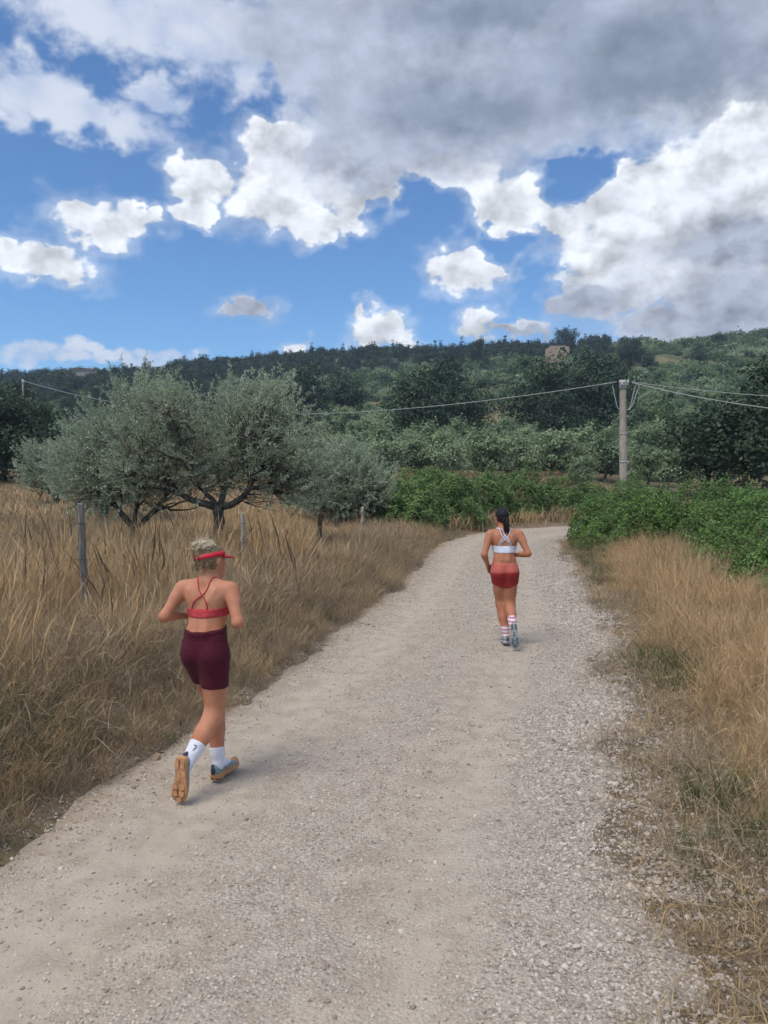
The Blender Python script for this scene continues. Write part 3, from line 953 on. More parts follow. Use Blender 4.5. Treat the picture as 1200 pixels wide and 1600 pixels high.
def make_tree(name, label, cat, trunk_me, crown_me):
    o = link(name, None); tag(o, label, cat)
    link('trunk', trunk_me, o); link('crown', crown_me, o)
    return o


oaks, olives_h, pines = [], [], []
for i in range(6):
    r = np.random.default_rng(300 + i); lb = oak_lobes(r, 9.5 + r.uniform(-1, 1.5), 9.0)
    oaks.append((limbs_mesh(300 + i, lb[:8], 9, .28, M_bark2), crown_mesh(300 + i, lb, 260, 22, .42, .34, M_oak)))
for i in range(5):
    r = np.random.default_rng(330 + i)
    lb = [(r.uniform(-.9, .9), r.uniform(-.9, .9), r.uniform(1.5, 2.8), r.uniform(.6, .95), r.uniform(.6, .95), r.uniform(.5, .85)) for _ in range(6)] + [(0, 0, 2.1, 1.0, 1.0, .9), (0, 0, 1.5, .95, .95, .45)]
    olives_h.append((limbs_mesh(330 + i, lb[:5], 3, .13, M_bark, .3), crown_mesh(330 + i, lb, 300, 14, .16, .17, M_olive_far, .7)))
for i in range(3):
    r = np.random.default_rng(350 + i)
    lb = [(r.uniform(-.5, .5), r.uniform(-.5, .5), z, 2.3 * (1.15 - z / 10.5), 2.3 * (1.15 - z / 10.5), .6) for z in np.linspace(2.5, 9.6, 9)]
    pines.append((limbs_mesh(350 + i, lb, 9, .2, M_bark2, .75), crown_mesh(350 + i, lb, 230, 20, .28, .30, M_pine, .3)))

first = {}


def plant(kind, var, px, d, hgt, label, group=None, wide=1.0):
    src, cat, nat, nm = {'oak': (oaks, 'oak tree', 9.0, 'oak_tree'), 'olive': (olives_h, 'olive tree', 3.1, 'olive_tree'), 'pine': (pines, 'pine tree', 9.8, 'pine_tree')}[kind]
    key = (kind, var)
    if key not in first: first[key] = make_tree(nm, label, cat, *src[var]); o = first[key]
    else: o = copy_tree(first[key], (0, 0, 0), 0, (1, 1, 1))
    s = hgt / nat; x, y, z = at(px, d)
    o.location = (x, y, z - .1); o.rotation_euler = (0, 0, float(rng.uniform(0, 6.28))); o.scale = (s * wide, s * wide, s)
    tag(o, label, cat, group)
    if group is None and 'group' in o: del o['group']
    return o


# single trees that stand out
plant('oak', 0, 8, 47, 6.6, 'dark oak cut by the picture edge behind the golden field', wide=.95)
plant('oak', 1, 52, 56, 6.6, 'dark oak standing next to the pale dome-shaped olive tree', wide=.8)
plant('oak', 5, 38, 59, 7.3, 'dark oak directly in front of the far cable pole', wide=.8)
plant('oak', 2, -40, 52, 7.4, 'dark oak whose crown only just reaches into the picture')
plant('oak', 3, 20, 75, 9.5, 'tall dark oak below the end of the sagging cable', wide=.9)
plant('oak', 4, 482, 138, 12.5, 'dark oak beside the bare earth patch, nearer the largest olive', wide=.95)
plant('oak', 5, 533, 146, 11.5, 'rounded dark oak directly above the bare earth patch', wide=.95)
plant('oak', 1, 655, 92, 10.2, 'broad oak above the olive row, on the side of the bare earth patch', wide=.95)
plant('oak', 2, 720, 96, 10.0, 'broad oak above the olive row, nearer the concrete pole', wide=.95)
plant('oak', 3, 690, 104, 13.0, 'taller oak rising between two broad oaks above the olive row', wide=.85)
plant('oak', 0, 840, 108, 12.2, 'large dark oak below the stone ruin, farther from the concrete pole', wide=.95)
plant('oak', 4, 905, 112, 13.6, 'tallest dark oak, right below the stone ruin', wide=.95)
plant('oak', 5, 950, 106, 12.5, 'large dark oak directly behind the concrete pole', wide=.9)
plant('oak', 1, 880, 96, 8.0, 'lower dark oak in front of the tallest one below the ruin', wide=.95)
plant('oak', 2, 1105, 43, 5.4, 'dark broadleaf tree on the pole side of the pair by the picture edge')
plant('oak', 3, 1165, 38, 6.0, 'largest dark broadleaf tree behind the bright bramble thicket')
plant('oak', 4, 1215, 45, 8.2, 'leafy tree half cut by the picture edge beyond the bramble thicket')
plant('oak', 5, 1130, 58, 7.2, 'shaded tree behind the dark broadleaf pair beyond the thicket')
plant('oak', 0, 945, 205, 10, 'dark oak on the skyline, nearer the stone ruin', wide=.9)
plant('oak', 3, 985, 210, 11, 'dark oak on the skyline, uphill of the concrete pole top', wide=.9)
plant('oak', 1, 1010, 215, 8, 'smaller dark oak at the end of the skyline clump', wide=.9)
plant('oak', 2, 1116, 278, 7.5, 'lone umbrella-shaped tree standing out on the bare ridge', wide=1.1)
plant('oak', 5, 1086, 235, 6.5, 'single dark bushy tree in the pale scrub under the lone ridge tree', wide=1.0)
plant('oak', 4, 742, 165, 6, 'small dark tree alone among the hillside olives')
plant('oak', 2, 882, 305, 12, 'round-headed tree on the skyline above the stone ruin', wide=.8)
plant('pine', 1, 745, 262, 12, 'tallest dark pine in the wood at the middle of the ridge', wide=1.5)
# olive row behind the bend
row = [(612, 58, 3.2, 'olive at the hedge end of the row behind the bend'), (650, 62, 3.6, 'second olive from the hedge end of the row behind the bend'), (698, 60, 3.6, 'third olive from the hedge end of the row behind the bend'),
       (765, 50, 4.0, 'brightest fullest olive, standing forward of the row behind the bend'), (812, 60, 3.5, 'olive with a dark open trunk just past the brightest one'), (858, 58, 3.9, 'full olive halfway between the brightest one and the pole'),
       (905, 62, 3.7, 'olive next but one to the concrete pole'), (944, 57, 3.6, 'olive right beside the concrete pole on the hedge side'), (1012, 55, 3.0, 'dark olive just beyond the concrete pole'), (905, 47, 2.2, 'small young olive in front of the row near the pole')]
for i, (px, d, h_, lab) in enumerate(row): plant('olive', i % 5, px, d, h_, lab)
GROVE = [(640, 'between the bushy roadside olive and the broad oaks'), (740, 'right below the broad oaks above the row'), (830, 'between the broad oaks and the ruin\'s dark oaks'), (960, 'below the large dark oaks under the ruin'), (2000, 'beyond the concrete pole')]
used = []
for i in range(500):
    px, d = rng.uniform(540, 1080), rng.uniform(64, 100)
    if any(abs(px - a) * d / 1200 < 3.4 and abs(d - b) < 5 for a, b in used): continue
    used.append((px, d))
    if len(used) > 42: break
    where = next(t for lim, t in GROVE if px < lim)
    plant('olive', i % 5, px, d, rng.uniform(2.3, 4.4), 'olive of the lower grove, ' + where, 'lower grove olives ' + where, wide=rng.uniform(.85, 1.25))
UPPER = [(470, 'behind the largest olive tree'), (600, 'around the bare earth patch'), (760, 'above the broad oaks'), (900, 'between the broad oaks and the stone ruin'), (2000, 'on the slope beyond the concrete pole')]
used = []
for i in range(600):
    px, d = rng.uniform(330, 1090), rng.uniform(104, 215)
    if any(abs(px - a) * d / 1200 < 4.5 and abs(d - b) < 7 for a, b in used): continue
    used.append((px, d))
    if len(used) > 105: break
    where = next(t for lim, t in UPPER if px < lim)
    plant('olive', i % 5, px, d, rng.uniform(2.6, 5.0), 'small distant olive of the upper slope, ' + where, 'upper slope olives ' + where, wide=rng.uniform(.85, 1.2))
lab = 'dark oak in the mixed wood on the slope behind the large olives'
used = []
for i in range(300):
    px, d = rng.uniform(-60, 480), rng.uniform(75, 190)
    if any(abs(px - a) * d / 1200 < 6.5 and abs(d - b) < 9 for a, b in used): continue
    used.append((px, d))
    if len(used) > 42: break
    where = 'behind the dark field-edge oaks' if px < 150 else 'behind the largest olive tree' if px < 330 else 'between the largest olive and the bare earth patch'
    plant('oak', i % 6, px, d, rng.uniform(5.0, 9.0), 'oak of the mixed slope wood, ' + where, 'slope oaks ' + where, wide=rng.uniform(.8, 1.05))

# the wood along the ridge reads as one mass
wood = [crown_mesh(400 + i, oak_lobes(np.random.default_rng(400 + i), 8, 8), 110, 14, .45, .55, M_oak) for i in range(4)]
for i in range(3):
    r = np.random.default_rng(420 + i)
    wood.append(crown_mesh(420 + i, [(0, 0, z, 1.9 * (1.12 - z / 9.6), 1.9 * (1.12 - z / 9.6), .6) for z in np.linspace(1.2, 9.0, 8)], 90, 12, .25, .45, M_pine, .3))
n = 2600
px = rng.uniform(-120, 1010, n); d = rng.uniform(185, 335, n)
k_ = rng.random(n) < np.where(px < 860, sstep(d, 185 + .12 * np.clip(px, 0, 700), 235 + .1 * np.clip(px, 0, 700)), sstep(d, 262, 290) * .75 * (1 - sstep(px, 900, 1010)))
px, d = px[k_], d[k_]; x = (px - 600) * d / 1200; y = d
# leave the ruin clear
k_ = ~((np.abs(px - 868) < 40) & (d < 300)); x, y = x[k_], y[k_]; n = len(x)
sc = rng.uniform(.55, 1.05, n)
scatter('ridge_wood', wood, np.stack([x, y, height(x, y) - .3], -1), rots(n, .04), sc, rng.choice(7, n, p=[.23, .22, .2, .2, .05, .05, .05]), 'dense dark wood covering the crest of the hill', 'wood')

# scrub between the trees
bush = [crown_mesh(440 + i, [(r_[0], r_[1], .7, .8, .8, .6) for r_ in np.random.default_rng(i).uniform(-.7, .7, (4, 2))], 60, 12, .2, .26, M_scrub if i % 3 else M_olive_far, .6) for i in range(6)]
n = 9000
px = rng.uniform(-100, 1290, n); d = 62 + 260 * rng.random(n) ** .8
x = (px - 600) * d / 1200; y = d
pt = fbm(x * .05 + 9, y * .05, 3)
k_ = rng.random(n) < np.where(px > 950, .95, np.where(px < 420, .9, .55)) * sstep(pt, -.22, 0.02) * sstep(y, 60, 85)
k_ &= ~((np.abs(px - 868) < 22) & (d > 240) & (d < 300)) & ~((np.abs(px - 527) < 16) & (d > 95) & (d < 138))
x, y, px = x[k_], y[k_], px[k_]; n = len(x)
sc = rng.uniform(.6, 1.7, n) * (1 + (y - 60) / 300)
scatter('hillside_scrub', bush, np.stack([x, y, height(x, y) - .1], -1), rots(n, .06), np.stack([sc, sc, sc * rng.uniform(.7, 1.2, n)], -1), rng.integers(0, 6, n), 'green scrub and bushes carpeting the hillside between the trees', 'scrub')
print('scrub', n)

# ------------------------------------------------------------------ stone ruin and a low house on the ridge
M_stone, b_ = material('rubble_stone')
vo = X.nt.nodes.new('ShaderNodeTexVoronoi'); vo.inputs['Scale'].default_value = 2.2; X.nt.links.new(obj_coord().s, vo.inputs['Vector'])
setin(b_, Base_Color=xmix(xnoise(X(vo.outputs['Color']), 2, 2), (.33, .235, .165), (.55, .41, .29)), Roughness=.95)
M_tile = plain('clay_tile', (.24, .15, .10), .9, .35, 3)
M_dark = plain('painted_room_shade', (.02, .02, .02), 1)


def wall_with_hole(g, w, h, t, y0, hole):
    a, b, c, d = hole
    for x0, x1, z0, z1 in ((-w / 2, a, 0, h), (b, w / 2, 0, h), (a, b, 0, c), (a, b, d, h)):
        if x1 > x0 and z1 > z0: g.add(*box(((x0 + x1) / 2, y0, (z0 + z1) / 2), (x1 - x0, t, z1 - z0)))


hx, hy, hz = at(868, 283)
ruin = link('stone_house', None, loc=(hx, hy, hz + 1.6), rotz=.15)
ruin.scale = (1, 1, .82)
tag(ruin, 'roofless-looking stone farmhouse ruin on the ridge among dark trees', 'house')
g = G(); wall_with_hole(g, 7.2, 4.8, .5, -2.5, (.9, 1.9, 2.9, 4.4)); link('wall', g.mesh('wall', M_stone), ruin)
g = G(); wall_with_hole(g, 7.2, 4.2, .5, 2.5, (0, .8, 2.4, 3.4)); link('wall', g.mesh('wall', M_stone), ruin)
for sx in (-1, 1):
    V = np.array([(0, -2.25, -2), (0, 2.25, -2), (0, 2.25, 4.3), (0, .3, 5.3 if sx > 0 else 4.4), (0, -2.25, 4.6)], float) + (sx * 3.33, 0, 0)
    V2 = np.concatenate([V - (.25, 0, 0), V + (.25, 0, 0)]); q = np.arange(5)
    g = G(); g.add(V2, np.stack([q, (q + 1) % 5, (q + 1) % 5 + 5, q + 5], -1), np.array([[4, 3, 2, 1, 0], [5, 6, 7, 8, 9]])); link('wall', g.mesh('wall', M_stone), ruin)
g = G(); g.add(*box((0, -2.5, -1.2), (7.2, .5, 2.39))); g.add(*box((0, 2.5, -1.2), (7.2, .5, 2.39))); link('footing', g.mesh('footing', M_stone), ruin)
g = G(); V = np.array([(-3.2, -2.7, 4.85), (3.3, -2.7, 4.85), (3.3, .2, 5.6), (-3.2, .2, 5.4)]); g.add(np.concatenate([V, V + (0, 0, .18)]), np.array([[3, 2, 1, 0], [4, 5, 6, 7], [0, 1, 5, 4], [1, 2, 6, 5], [2, 3, 7, 6], [3, 0, 4, 7]])); link('roof', g.mesh('roof', M_tile), ruin)
g = G(); g.add(*box((1.4, -2.3, 3.65), (1.1, .1, 1.6))); link('window_dark_panel', g.mesh('window_dark_panel', M_dark), ruin)  # black slab behind the opening, painting in the shade of the room
hx, hy, hz = at(143, 262)
low = link('farmhouse', None, loc=(hx, hy, hz + 3.0), rotz=-.1)
tag(low, 'low flat-roofed farm building half hidden by trees on the ridge', 'house')
g = G(); g.add(*box((0, 0, 0), (9, 6, 7.0))); link('wall', g.mesh('wall', plain('pale_render', (.42, .38, .33), .9, .15)), low)
g = G(); g.add(*box((0, 0, 3.65), (10, 7, .28))); link('roof', g.mesh('roof', M_tile), low)

# bare earth patch between the dark oaks and the grove
gx_, gy_, gz_ = at(527, 118)
a = np.arange(40) * 2 * np.pi / 40
ring = np.stack([gx_ + np.cos(a) * 2.2 * (1 + .2 * np.sin(3 * a)), gy_ + np.sin(a) * 14 * (1 + .15 * np.cos(2 * a))], -1)
gridu = np.concatenate([[(gx_, gy_)], gx_ * 0 + (ring - (gx_, gy_)) * .5 + (gx_, gy_), ring])
V = np.column_stack([gridu, height(gridu[:, 0], gridu[:, 1]) + .25])
q = np.arange(40)
bare = link('path', mesh('path', V, [np.stack([np.zeros(40, int), 1 + q, 1 + (q + 1) % 40], -1), np.stack([1 + q, 41 + q, 41 + (q + 1) % 40, 1 + (q + 1) % 40], -1)], plain('bare_earth', (.36, .27, .18), .95, .25, .6), True))
tag(bare, 'bare earth track showing between dark oaks on the slope', kind='structure')

# ------------------------------------------------------------------ utility poles and cables
M_conc, b_ = material('weathered_concrete')
P_ = obj_coord(); n1 = xnoise(xvec('MULTIPLY', P_, (1, 1, .35)), 6, 5, .65); n2 = xnoise(P_, 60, 3)
c_ = xmix(xstep(n1, .3, .7), (.30, .262, .215), (.46, .41, .34)); c_ = xmix(xstep(n2, .5, .8) * .35, c_, (.20, .18, .155))
setin(b_, Base_Color=c_, Roughness=.9, Specular_IOR_Level=.2); bump(b_, n2 + n1, .4, .01)
M_cable = plain('pale_cable', (.36, .38, .36), .5)
M_steel = plain('galvanised_steel', (.36, .37, .37), .45, .2)
M_glassy = plain('insulator_porcelain', (.55, .54, .50), .3)


def pole(loc, hgt, r0, r1, label, lean=(0, 0), loops=True):
    arms = loops
    root = link('utility_pole', None, loc=loc); tag(root, label, 'utility pole')
    t = np.linspace(0, 1, 14)
    P = np.stack([lean[0] * t, lean[1] * t, -.5 + (hgt + .5) * t], -1)
    top = P[-1]
    link('shaft', G().add(*tube(P, r0 + (r1 - r0) * t, 20)).mesh('shaft', M_conc, True), root)
    for z in (.42, .62):
        p = P[0] + (P[-1] - P[0]) * z
        link('band', G().add(*tube(np.array([p - (0, 0, .03), p + (0, 0, .03)]), (r0 + (r1 - r0) * z) + .008, 20)).mesh('band', M_steel, True), root)
    link('collar', G().add(*tube(np.array([top - (0, 0, .42), top - (0, 0, .12)]), r1 + .018, 20)).mesh('collar', M_steel, True), root)
    if arms: link('crossarm', G().add(*box(top - (0, .18, .22), (.40, .05, .05))).mesh('crossarm', M_steel), root)
    for sx in ((-.17, 0, .17) if arms else (0,)):
        z = np.array([0, .05, .09, .13, .17]); link('insulator', G().add(*tube(np.stack([np.full(5, top[0] + sx), np.full(5, top[1] - .18), top[2] - .19 + z], -1), np.array([.045, .03, .055, .05, .015]), 10)).mesh('insulator', M_glassy, True), root)
    if loops:
        for sx, q in ((-1, 1.0), (1, .95), (1, 1.3)):
            a = np.linspace(0, 1, 12)
            L = np.stack([top[0] + sx * (.52 * q * (1 - a) ** .8 + r1 * a), np.full(12, top[1] - .2), top[2] - .28 - 1.05 * np.sin(a * math.pi / 2) ** 1.5], -1)
            link('drip_loop', G().add(*tube(L, .020, 6)).mesh('drip_loop', M_cable, True), root)
    return root


px_, py_, pz_ = at(975, 34)
PT = np.array([px_ - .12, py_, CAM_Z + 145 * 34 / 1200])
pole((px_, py_, pz_), PT[2] - pz_, .19, .135, 'weathered concrete utility pole standing behind the bramble thicket', (-.13, 0))
qx, qy, qz = at(40, 64)
QT = np.array([qx, qy, CAM_Z + 146 * 64 / 1200])
pole((qx, qy, qz), QT[2] - qz, .11, .08, 'far utility pole almost hidden in the dark trees of the field edge', loops=False)


def wire(a, b, sag, rad, label):
    t = np.linspace(0, 1, 60)[:, None]
    P = np.asarray(a) * (1 - t) + np.asarray(b) * t; P[:, 2] -= 4 * sag * (t * (1 - t))[:, 0]
    o = np.array(P[0]); w = link('overhead_cable', G().add(*tube(P - o, rad, 6)).mesh('overhead_cable', M_cable, True), loc=tuple(o))
    return tag(w, label, 'cable')


at_ = lambda px, py, d: np.array([(px - 600) * d / 1200, d, CAM_Z + (740 - py) * d / 1200])
wire(PT + (-.32, -.18, -.10), QT + (0, -.18, -.1), 2.05, .019, 'pale cable sagging from the concrete pole across the olive trees')
wire(PT + (.32, -.18, -.10), at_(1420, 626, 31), .22, .016, 'upper thin cable running from the concrete pole out of the picture')
wire(PT + (.34, -.2, -.14), at_(1420, 655, 27), .30, .020, 'lower thicker cable dropping from the concrete pole out of the picture')

# ------------------------------------------------------------------ fence posts
M_wood, b_ = material('grey_post_wood')
P_ = obj_coord(); n1 = xnoise(xvec('MULTIPLY', P_, (1, 1, .08)), 45, 5, .65); n2 = xnoise(P_, 5, 3)
setin(b_, Base_Color=xmix(xstep(n1, .3, .7), (.12, .105, .09), (.34, .31, .27)), Roughness=.95, Specular_IOR_Level=.1); bump(b_, n1, .8, .015)
M_wood2 = bark('brown_post_wood', (.07, .05, .035), (.18, .13, .09))
M_iron = plain('rusty_wire', (.10, .075, .06), .7)


def post(px, d, top_y, rad, mat, label, seed, lean=(0, 0), sides=8):
    r = np.random.default_rng(seed); x, y, z = at(px, d)
    h_ = CAM_Z + (740 - top_y) * d / 1200 - z
    root = link('fence_post', None, loc=(x, y, z)); tag(root, label, 'fence post')
    t = np.linspace(0, 1, 10)
    P = np.stack([lean[0] * (t - .85) + r.normal(0, .005, 10), lean[1] * t + r.normal(0, .005, 10), -.3 + (h_ + .3) * t], -1)
    V, q, c = tube(P, rad * (1.08 - .16 * t) * (1 + r.normal(0, .03, 10)), sides)
    ang_ = np.arctan2(V[:, 1], V[:, 0]); V[:, :2] *= (1 + .10 * np.sin(3 * ang_ + seed))[:, None]
    V[-1, 2] += .02; V[9 * sides:10 * sides, 2] += r.normal(0, .012, sides)
    link('shaft', G().add(V, q, c).mesh('shaft', mat, False), root)
    for f in (.55, .85):
        p = np.array([0, 0, h_ * f]); a = np.linspace(0, 6.283, 12)
        link('wire_tie', G().add(*tube(p + np.stack([np.cos(a), np.sin(a), 0 * a], -1) * (rad + .006), .004, 4)).mesh('wire_tie', M_iron), root)


post(126, 8.5, 789, .046, M_wood, 'tall weathered grey fence post with a split face, nearest of the fence', 1, (-.03, 0))
post(379, 12.7, 803, .042, M_conc, 'pale square-cut fence post just beyond the red-visored runner\'s shoulder', 2, (0, 0), 4)
post(500, 16.7, 804, .055, M_wood2, 'low dark wooden fence post sunk in the tall dry grass', 3, (.03, 0))
post(567, 20.1, 793, .048, M_conc, 'slim pale fence post below the bushy olive tree', 4, (0, 0), 4)
post(607, 23, 804, .055, M_wood2, 'short dark stub of a post closest to the bramble hedge', 5)


# ------------------------------------------------------------------ people: one continuous surface from blended volumes
def sd_cone(P, a, b, ra, rb):
    a = np.asarray(a, float); b = np.asarray(b, float); ba = b - a
    t = np.clip(((P - a) @ ba) / (ba @ ba), 0, 1)
    return np.linalg.norm(P - a - t[..., None] * ba, axis=-1) - (ra + (rb - ra) * t)


def sd_ell(P, c, r, M=None):
    q = P - np.asarray(c, float)
    if M is not None: q = q @ M
    r = np.asarray(r, float)
    k0 = np.linalg.norm(q / r, axis=-1); k1 = np.linalg.norm(q / (r * r), axis=-1)
    return k0 * (k0 - 1) / (k1 + 1e-9)


def field(prims, lo, hi, h):
    """prims: ('c', a, b, ra, rb, k) or ('e', c, r, M, k); negative k carves"""
    lo = np.asarray(lo, float); n = np.ceil((np.asarray(hi) - lo) / h).astype(int) + 1
    ax = [lo[i] + np.arange(n[i]) * h for i in range(3)]
    F = np.full(n, .5)
    for p in prims:
        k = p[-1]; ka = abs(k)
        if p[0] == 'c':
            a, b = np.asarray(p[1], float), np.asarray(p[2], float); m = max(p[3], p[4]) + ka + .04
            bl, bh = np.minimum(a, b) - m, np.maximum(a, b) + m
        else:
            c = np.asarray(p[1], float); m = max(p[2]) + ka + .04; bl, bh = c - m, c + m
        i0 = np.maximum(0, np.floor((bl - lo) / h).astype(int)); i1 = np.minimum(n, np.ceil((bh - lo) / h).astype(int) + 1)
        if (i1 <= i0).any(): continue
        sl = tuple(slice(i0[q], i1[q]) for q in range(3))
        Pq = np.stack(np.meshgrid(*[ax[q][sl[q]] for q in range(3)], indexing='ij'), -1)
        d = sd_cone(Pq, *p[1:5]) if p[0] == 'c' else sd_ell(Pq, p[1], p[2], p[3])
        f = F[sl]
        if k >= 0:
            q = np.clip(.5 + .5 * (f - d) / ka, 0, 1); F[sl] = f * (1 - q) + d * q - ka * q * (1 - q)
        else:
            q = np.clip(.5 - .5 * (f + d) / ka, 0, 1); F[sl] = f * (1 - q) - d * q + ka * q * (1 - q)
    return F, ax


def nets(F, ax, h):
    s = F < 0
    n = np.array(F.shape)
    c = np.zeros(n - 1, dtype=np.int8)
    for i in (0, 1):
        for j in (0, 1):
            for k in (0, 1):
                c += s[i:n[0] - 1 + i, j:n[1] - 1 + j, k:n[2] - 1 + k]
    act = (c > 0) & (c < 8)
    I = np.argwhere(act)
    idx = np.full(act.shape, -1); idx[tuple(I.T)] = np.arange(len(I))
    acc = np.zeros((len(I), 3)); cnt = np.zeros(len(I))
    for a in range(3):
        o1, o2 = [q for q in range(3) if q != a]
        for u in (0, 1):
            for v in (0, 1):
                p = I.copy(); p[:, o1] += u; p[:, o2] += v
                q = p.copy(); q[:, a] += 1
                fa, fb_ = F[tuple(p.T)], F[tuple(q.T)]
                m = (fa < 0) != (fb_ < 0)
                t = np.where(m, fa / np.where(m, fa - fb_, 1), 0)
                pt = p.astype(float); pt[:, a] += t
                acc[m] += pt[m]; cnt[m] += 1
    V = acc / cnt[:, None] * h + np.array([ax[0][0], ax[1][0], ax[2][0]])
    Q = []
    for a in range(3):
        o1, o2 = (a + 1) % 3, (a + 2) % 3
        sl0 = [slice(None)] * 3; sl1 = [slice(None)] * 3
        sl0[a] = slice(0, n[a] - 1); sl1[a] = slice(1, n[a])
        e = s[tuple(sl0)] != s[tuple(sl1)]
        E = np.argwhere(e); E = E[(E[:, o1] > 0) & (E[:, o2] > 0) & (E[:, o1] < n[o1] - 1) & (E[:, o2] < n[o2] - 1)]
        ins = s[tuple(E.T)]
        def cell(d1, d2):
            p = E.copy(); p[:, o1] += d1; p[:, o2] += d2; return idx[tuple(p.T)]
        q = np.stack([cell(-1, -1), cell(0, -1), cell(0, 0), cell(-1, 0)], -1)
        q[~ins] = q[~ins][:, ::-1]
        Q.append(q)
    return V, np.concatenate(Q)


def body_mesh(name, prims, mat, lo, hi, h, offset=0.0, region=None, relax=1):
    F, ax = field(prims, lo, hi, h)
    F = F - offset
    if region is not None:
        Pq = np.stack(np.meshgrid(*ax, indexing='ij'), -1)
        F = np.maximum(F, region(Pq))
    V, Q = nets(F, ax, h)
    for _ in range(relax):                        # light smoothing
        S = np.zeros_like(V); C = np.zeros(len(V))
        for a in range(4):
            np.add.at(S, Q[:, a], V[Q[:, (a + 1) % 4]]); np.add.at(C, Q[:, a], 1)
            np.add.at(S, Q[:, (a + 1) % 4], V[Q[:, a]]); np.add.at(C, Q[:, (a + 1) % 4], 1)
        V = V * .5 + .5 * S / np.maximum(C, 1)[:, None]
    return mesh(name, V, Q, mat, True)


def rotm(yaw=0, pitch=0, roll=0):
    return np.array(Matrix.Rotation(yaw, 3, 'Z') @ Matrix.Rotation(pitch, 3, 'X') @ Matrix.Rotation(roll, 3, 'Y'))


def hand_prims(w, fwd, palm_n, side, curl=.9):
    """palm and five fingers, relaxed: w wrist, fwd direction of the hand, palm_n palm normal, side towards the thumb"""
    w = np.asarray(w, float); f = nrm(fwd); nn = nrm(np.asarray(palm_n) - f * np.dot(palm_n, f)); sd = np.cross(f, nn)
    if np.dot(sd, side) < 0: sd = -sd
    out = [('c', w, w + f * .035, .021, .022, .012)]
    for q in (-.026, -.009, .009, .025):
        out.append(('c', w + f * .02 + sd * q * .7, w + f * .078 + sd * q, .0145, .0125, .010))
    for q, L in ((-.027, .058), (-.009, .072), (.009, .076), (.026, .068)):
        p = w + f * .078 + sd * q; a = .35; d = f
        for seg, rr in ((.45, .0098), (.32, .0088), (.23, .008)):
            d = nrm(f * math.cos(a) + nn * math.sin(a)); e = p + d * L * seg
            out.append(('c', p, e, rr, rr * .93, .004)); p = e; a += curl
    p = w + f * .022 + sd * .020; d = nrm(f * .75 + sd * .75 + nn * .25)
    for L, rr in ((.036, .0125), (.030, .0105), (.022, .009)):
        e = p + d * L; out.append(('c', p, e, rr, rr * .92, .006)); p = e; d = nrm(d + f * .35 + nn * .25 - sd * .25)
    return out


def limb(a, b, c, r, bulge, k=.02):
    """upper and lower segment with muscle: r = radii at a, b, c; bulge = list of (segment, t, offset vec, radius)"""
    a, b, c = (np.asarray(v, float) for v in (a, b, c))
    out = [('c', a, b, r[0], r[1], k), ('c', b, c, r[1], r[2], k)]
    for sgm, t0, t1, off, r0, r1 in bulge:
        p, q = (a, b) if sgm == 0 else (b, c)
        off = np.asarray(off, float)
        out.append(('c', p + (q - p) * t0 + off, p + (q - p) * t1 + off, r0, r1, k))
    return out


# sole outline: station (0 heel .. 1 toe), left edge, right edge (left shoe, inner side +x)
SOLE_T = np.array([0, .04, .12, .25, .40, .55, .68, .80, .90, .97, 1.0])
SOLE_O = 1.13 * np.array([.008, .026, .034, .034, .033, .040, .046, .045, .036, .020, .006])
SOLE_I = 1.13 * np.array([.008, .026, .034, .031, .024, .028, .038, .043, .040, .026, .008])


def loft(rings):
    n, m = len(rings), len(rings[0]); V = np.concatenate(rings)
    i = np.arange(n - 1)[:, None] * m; j = np.arange(m)[None]; j2 = (j + 1) % m
    q = np.stack([i + j, i + j2, i + m + j2, i + m + j], -1).reshape(-1, 4)
    return V, q, np.array([list(range(m))[::-1], list(range((n - 1) * m, n * m))])


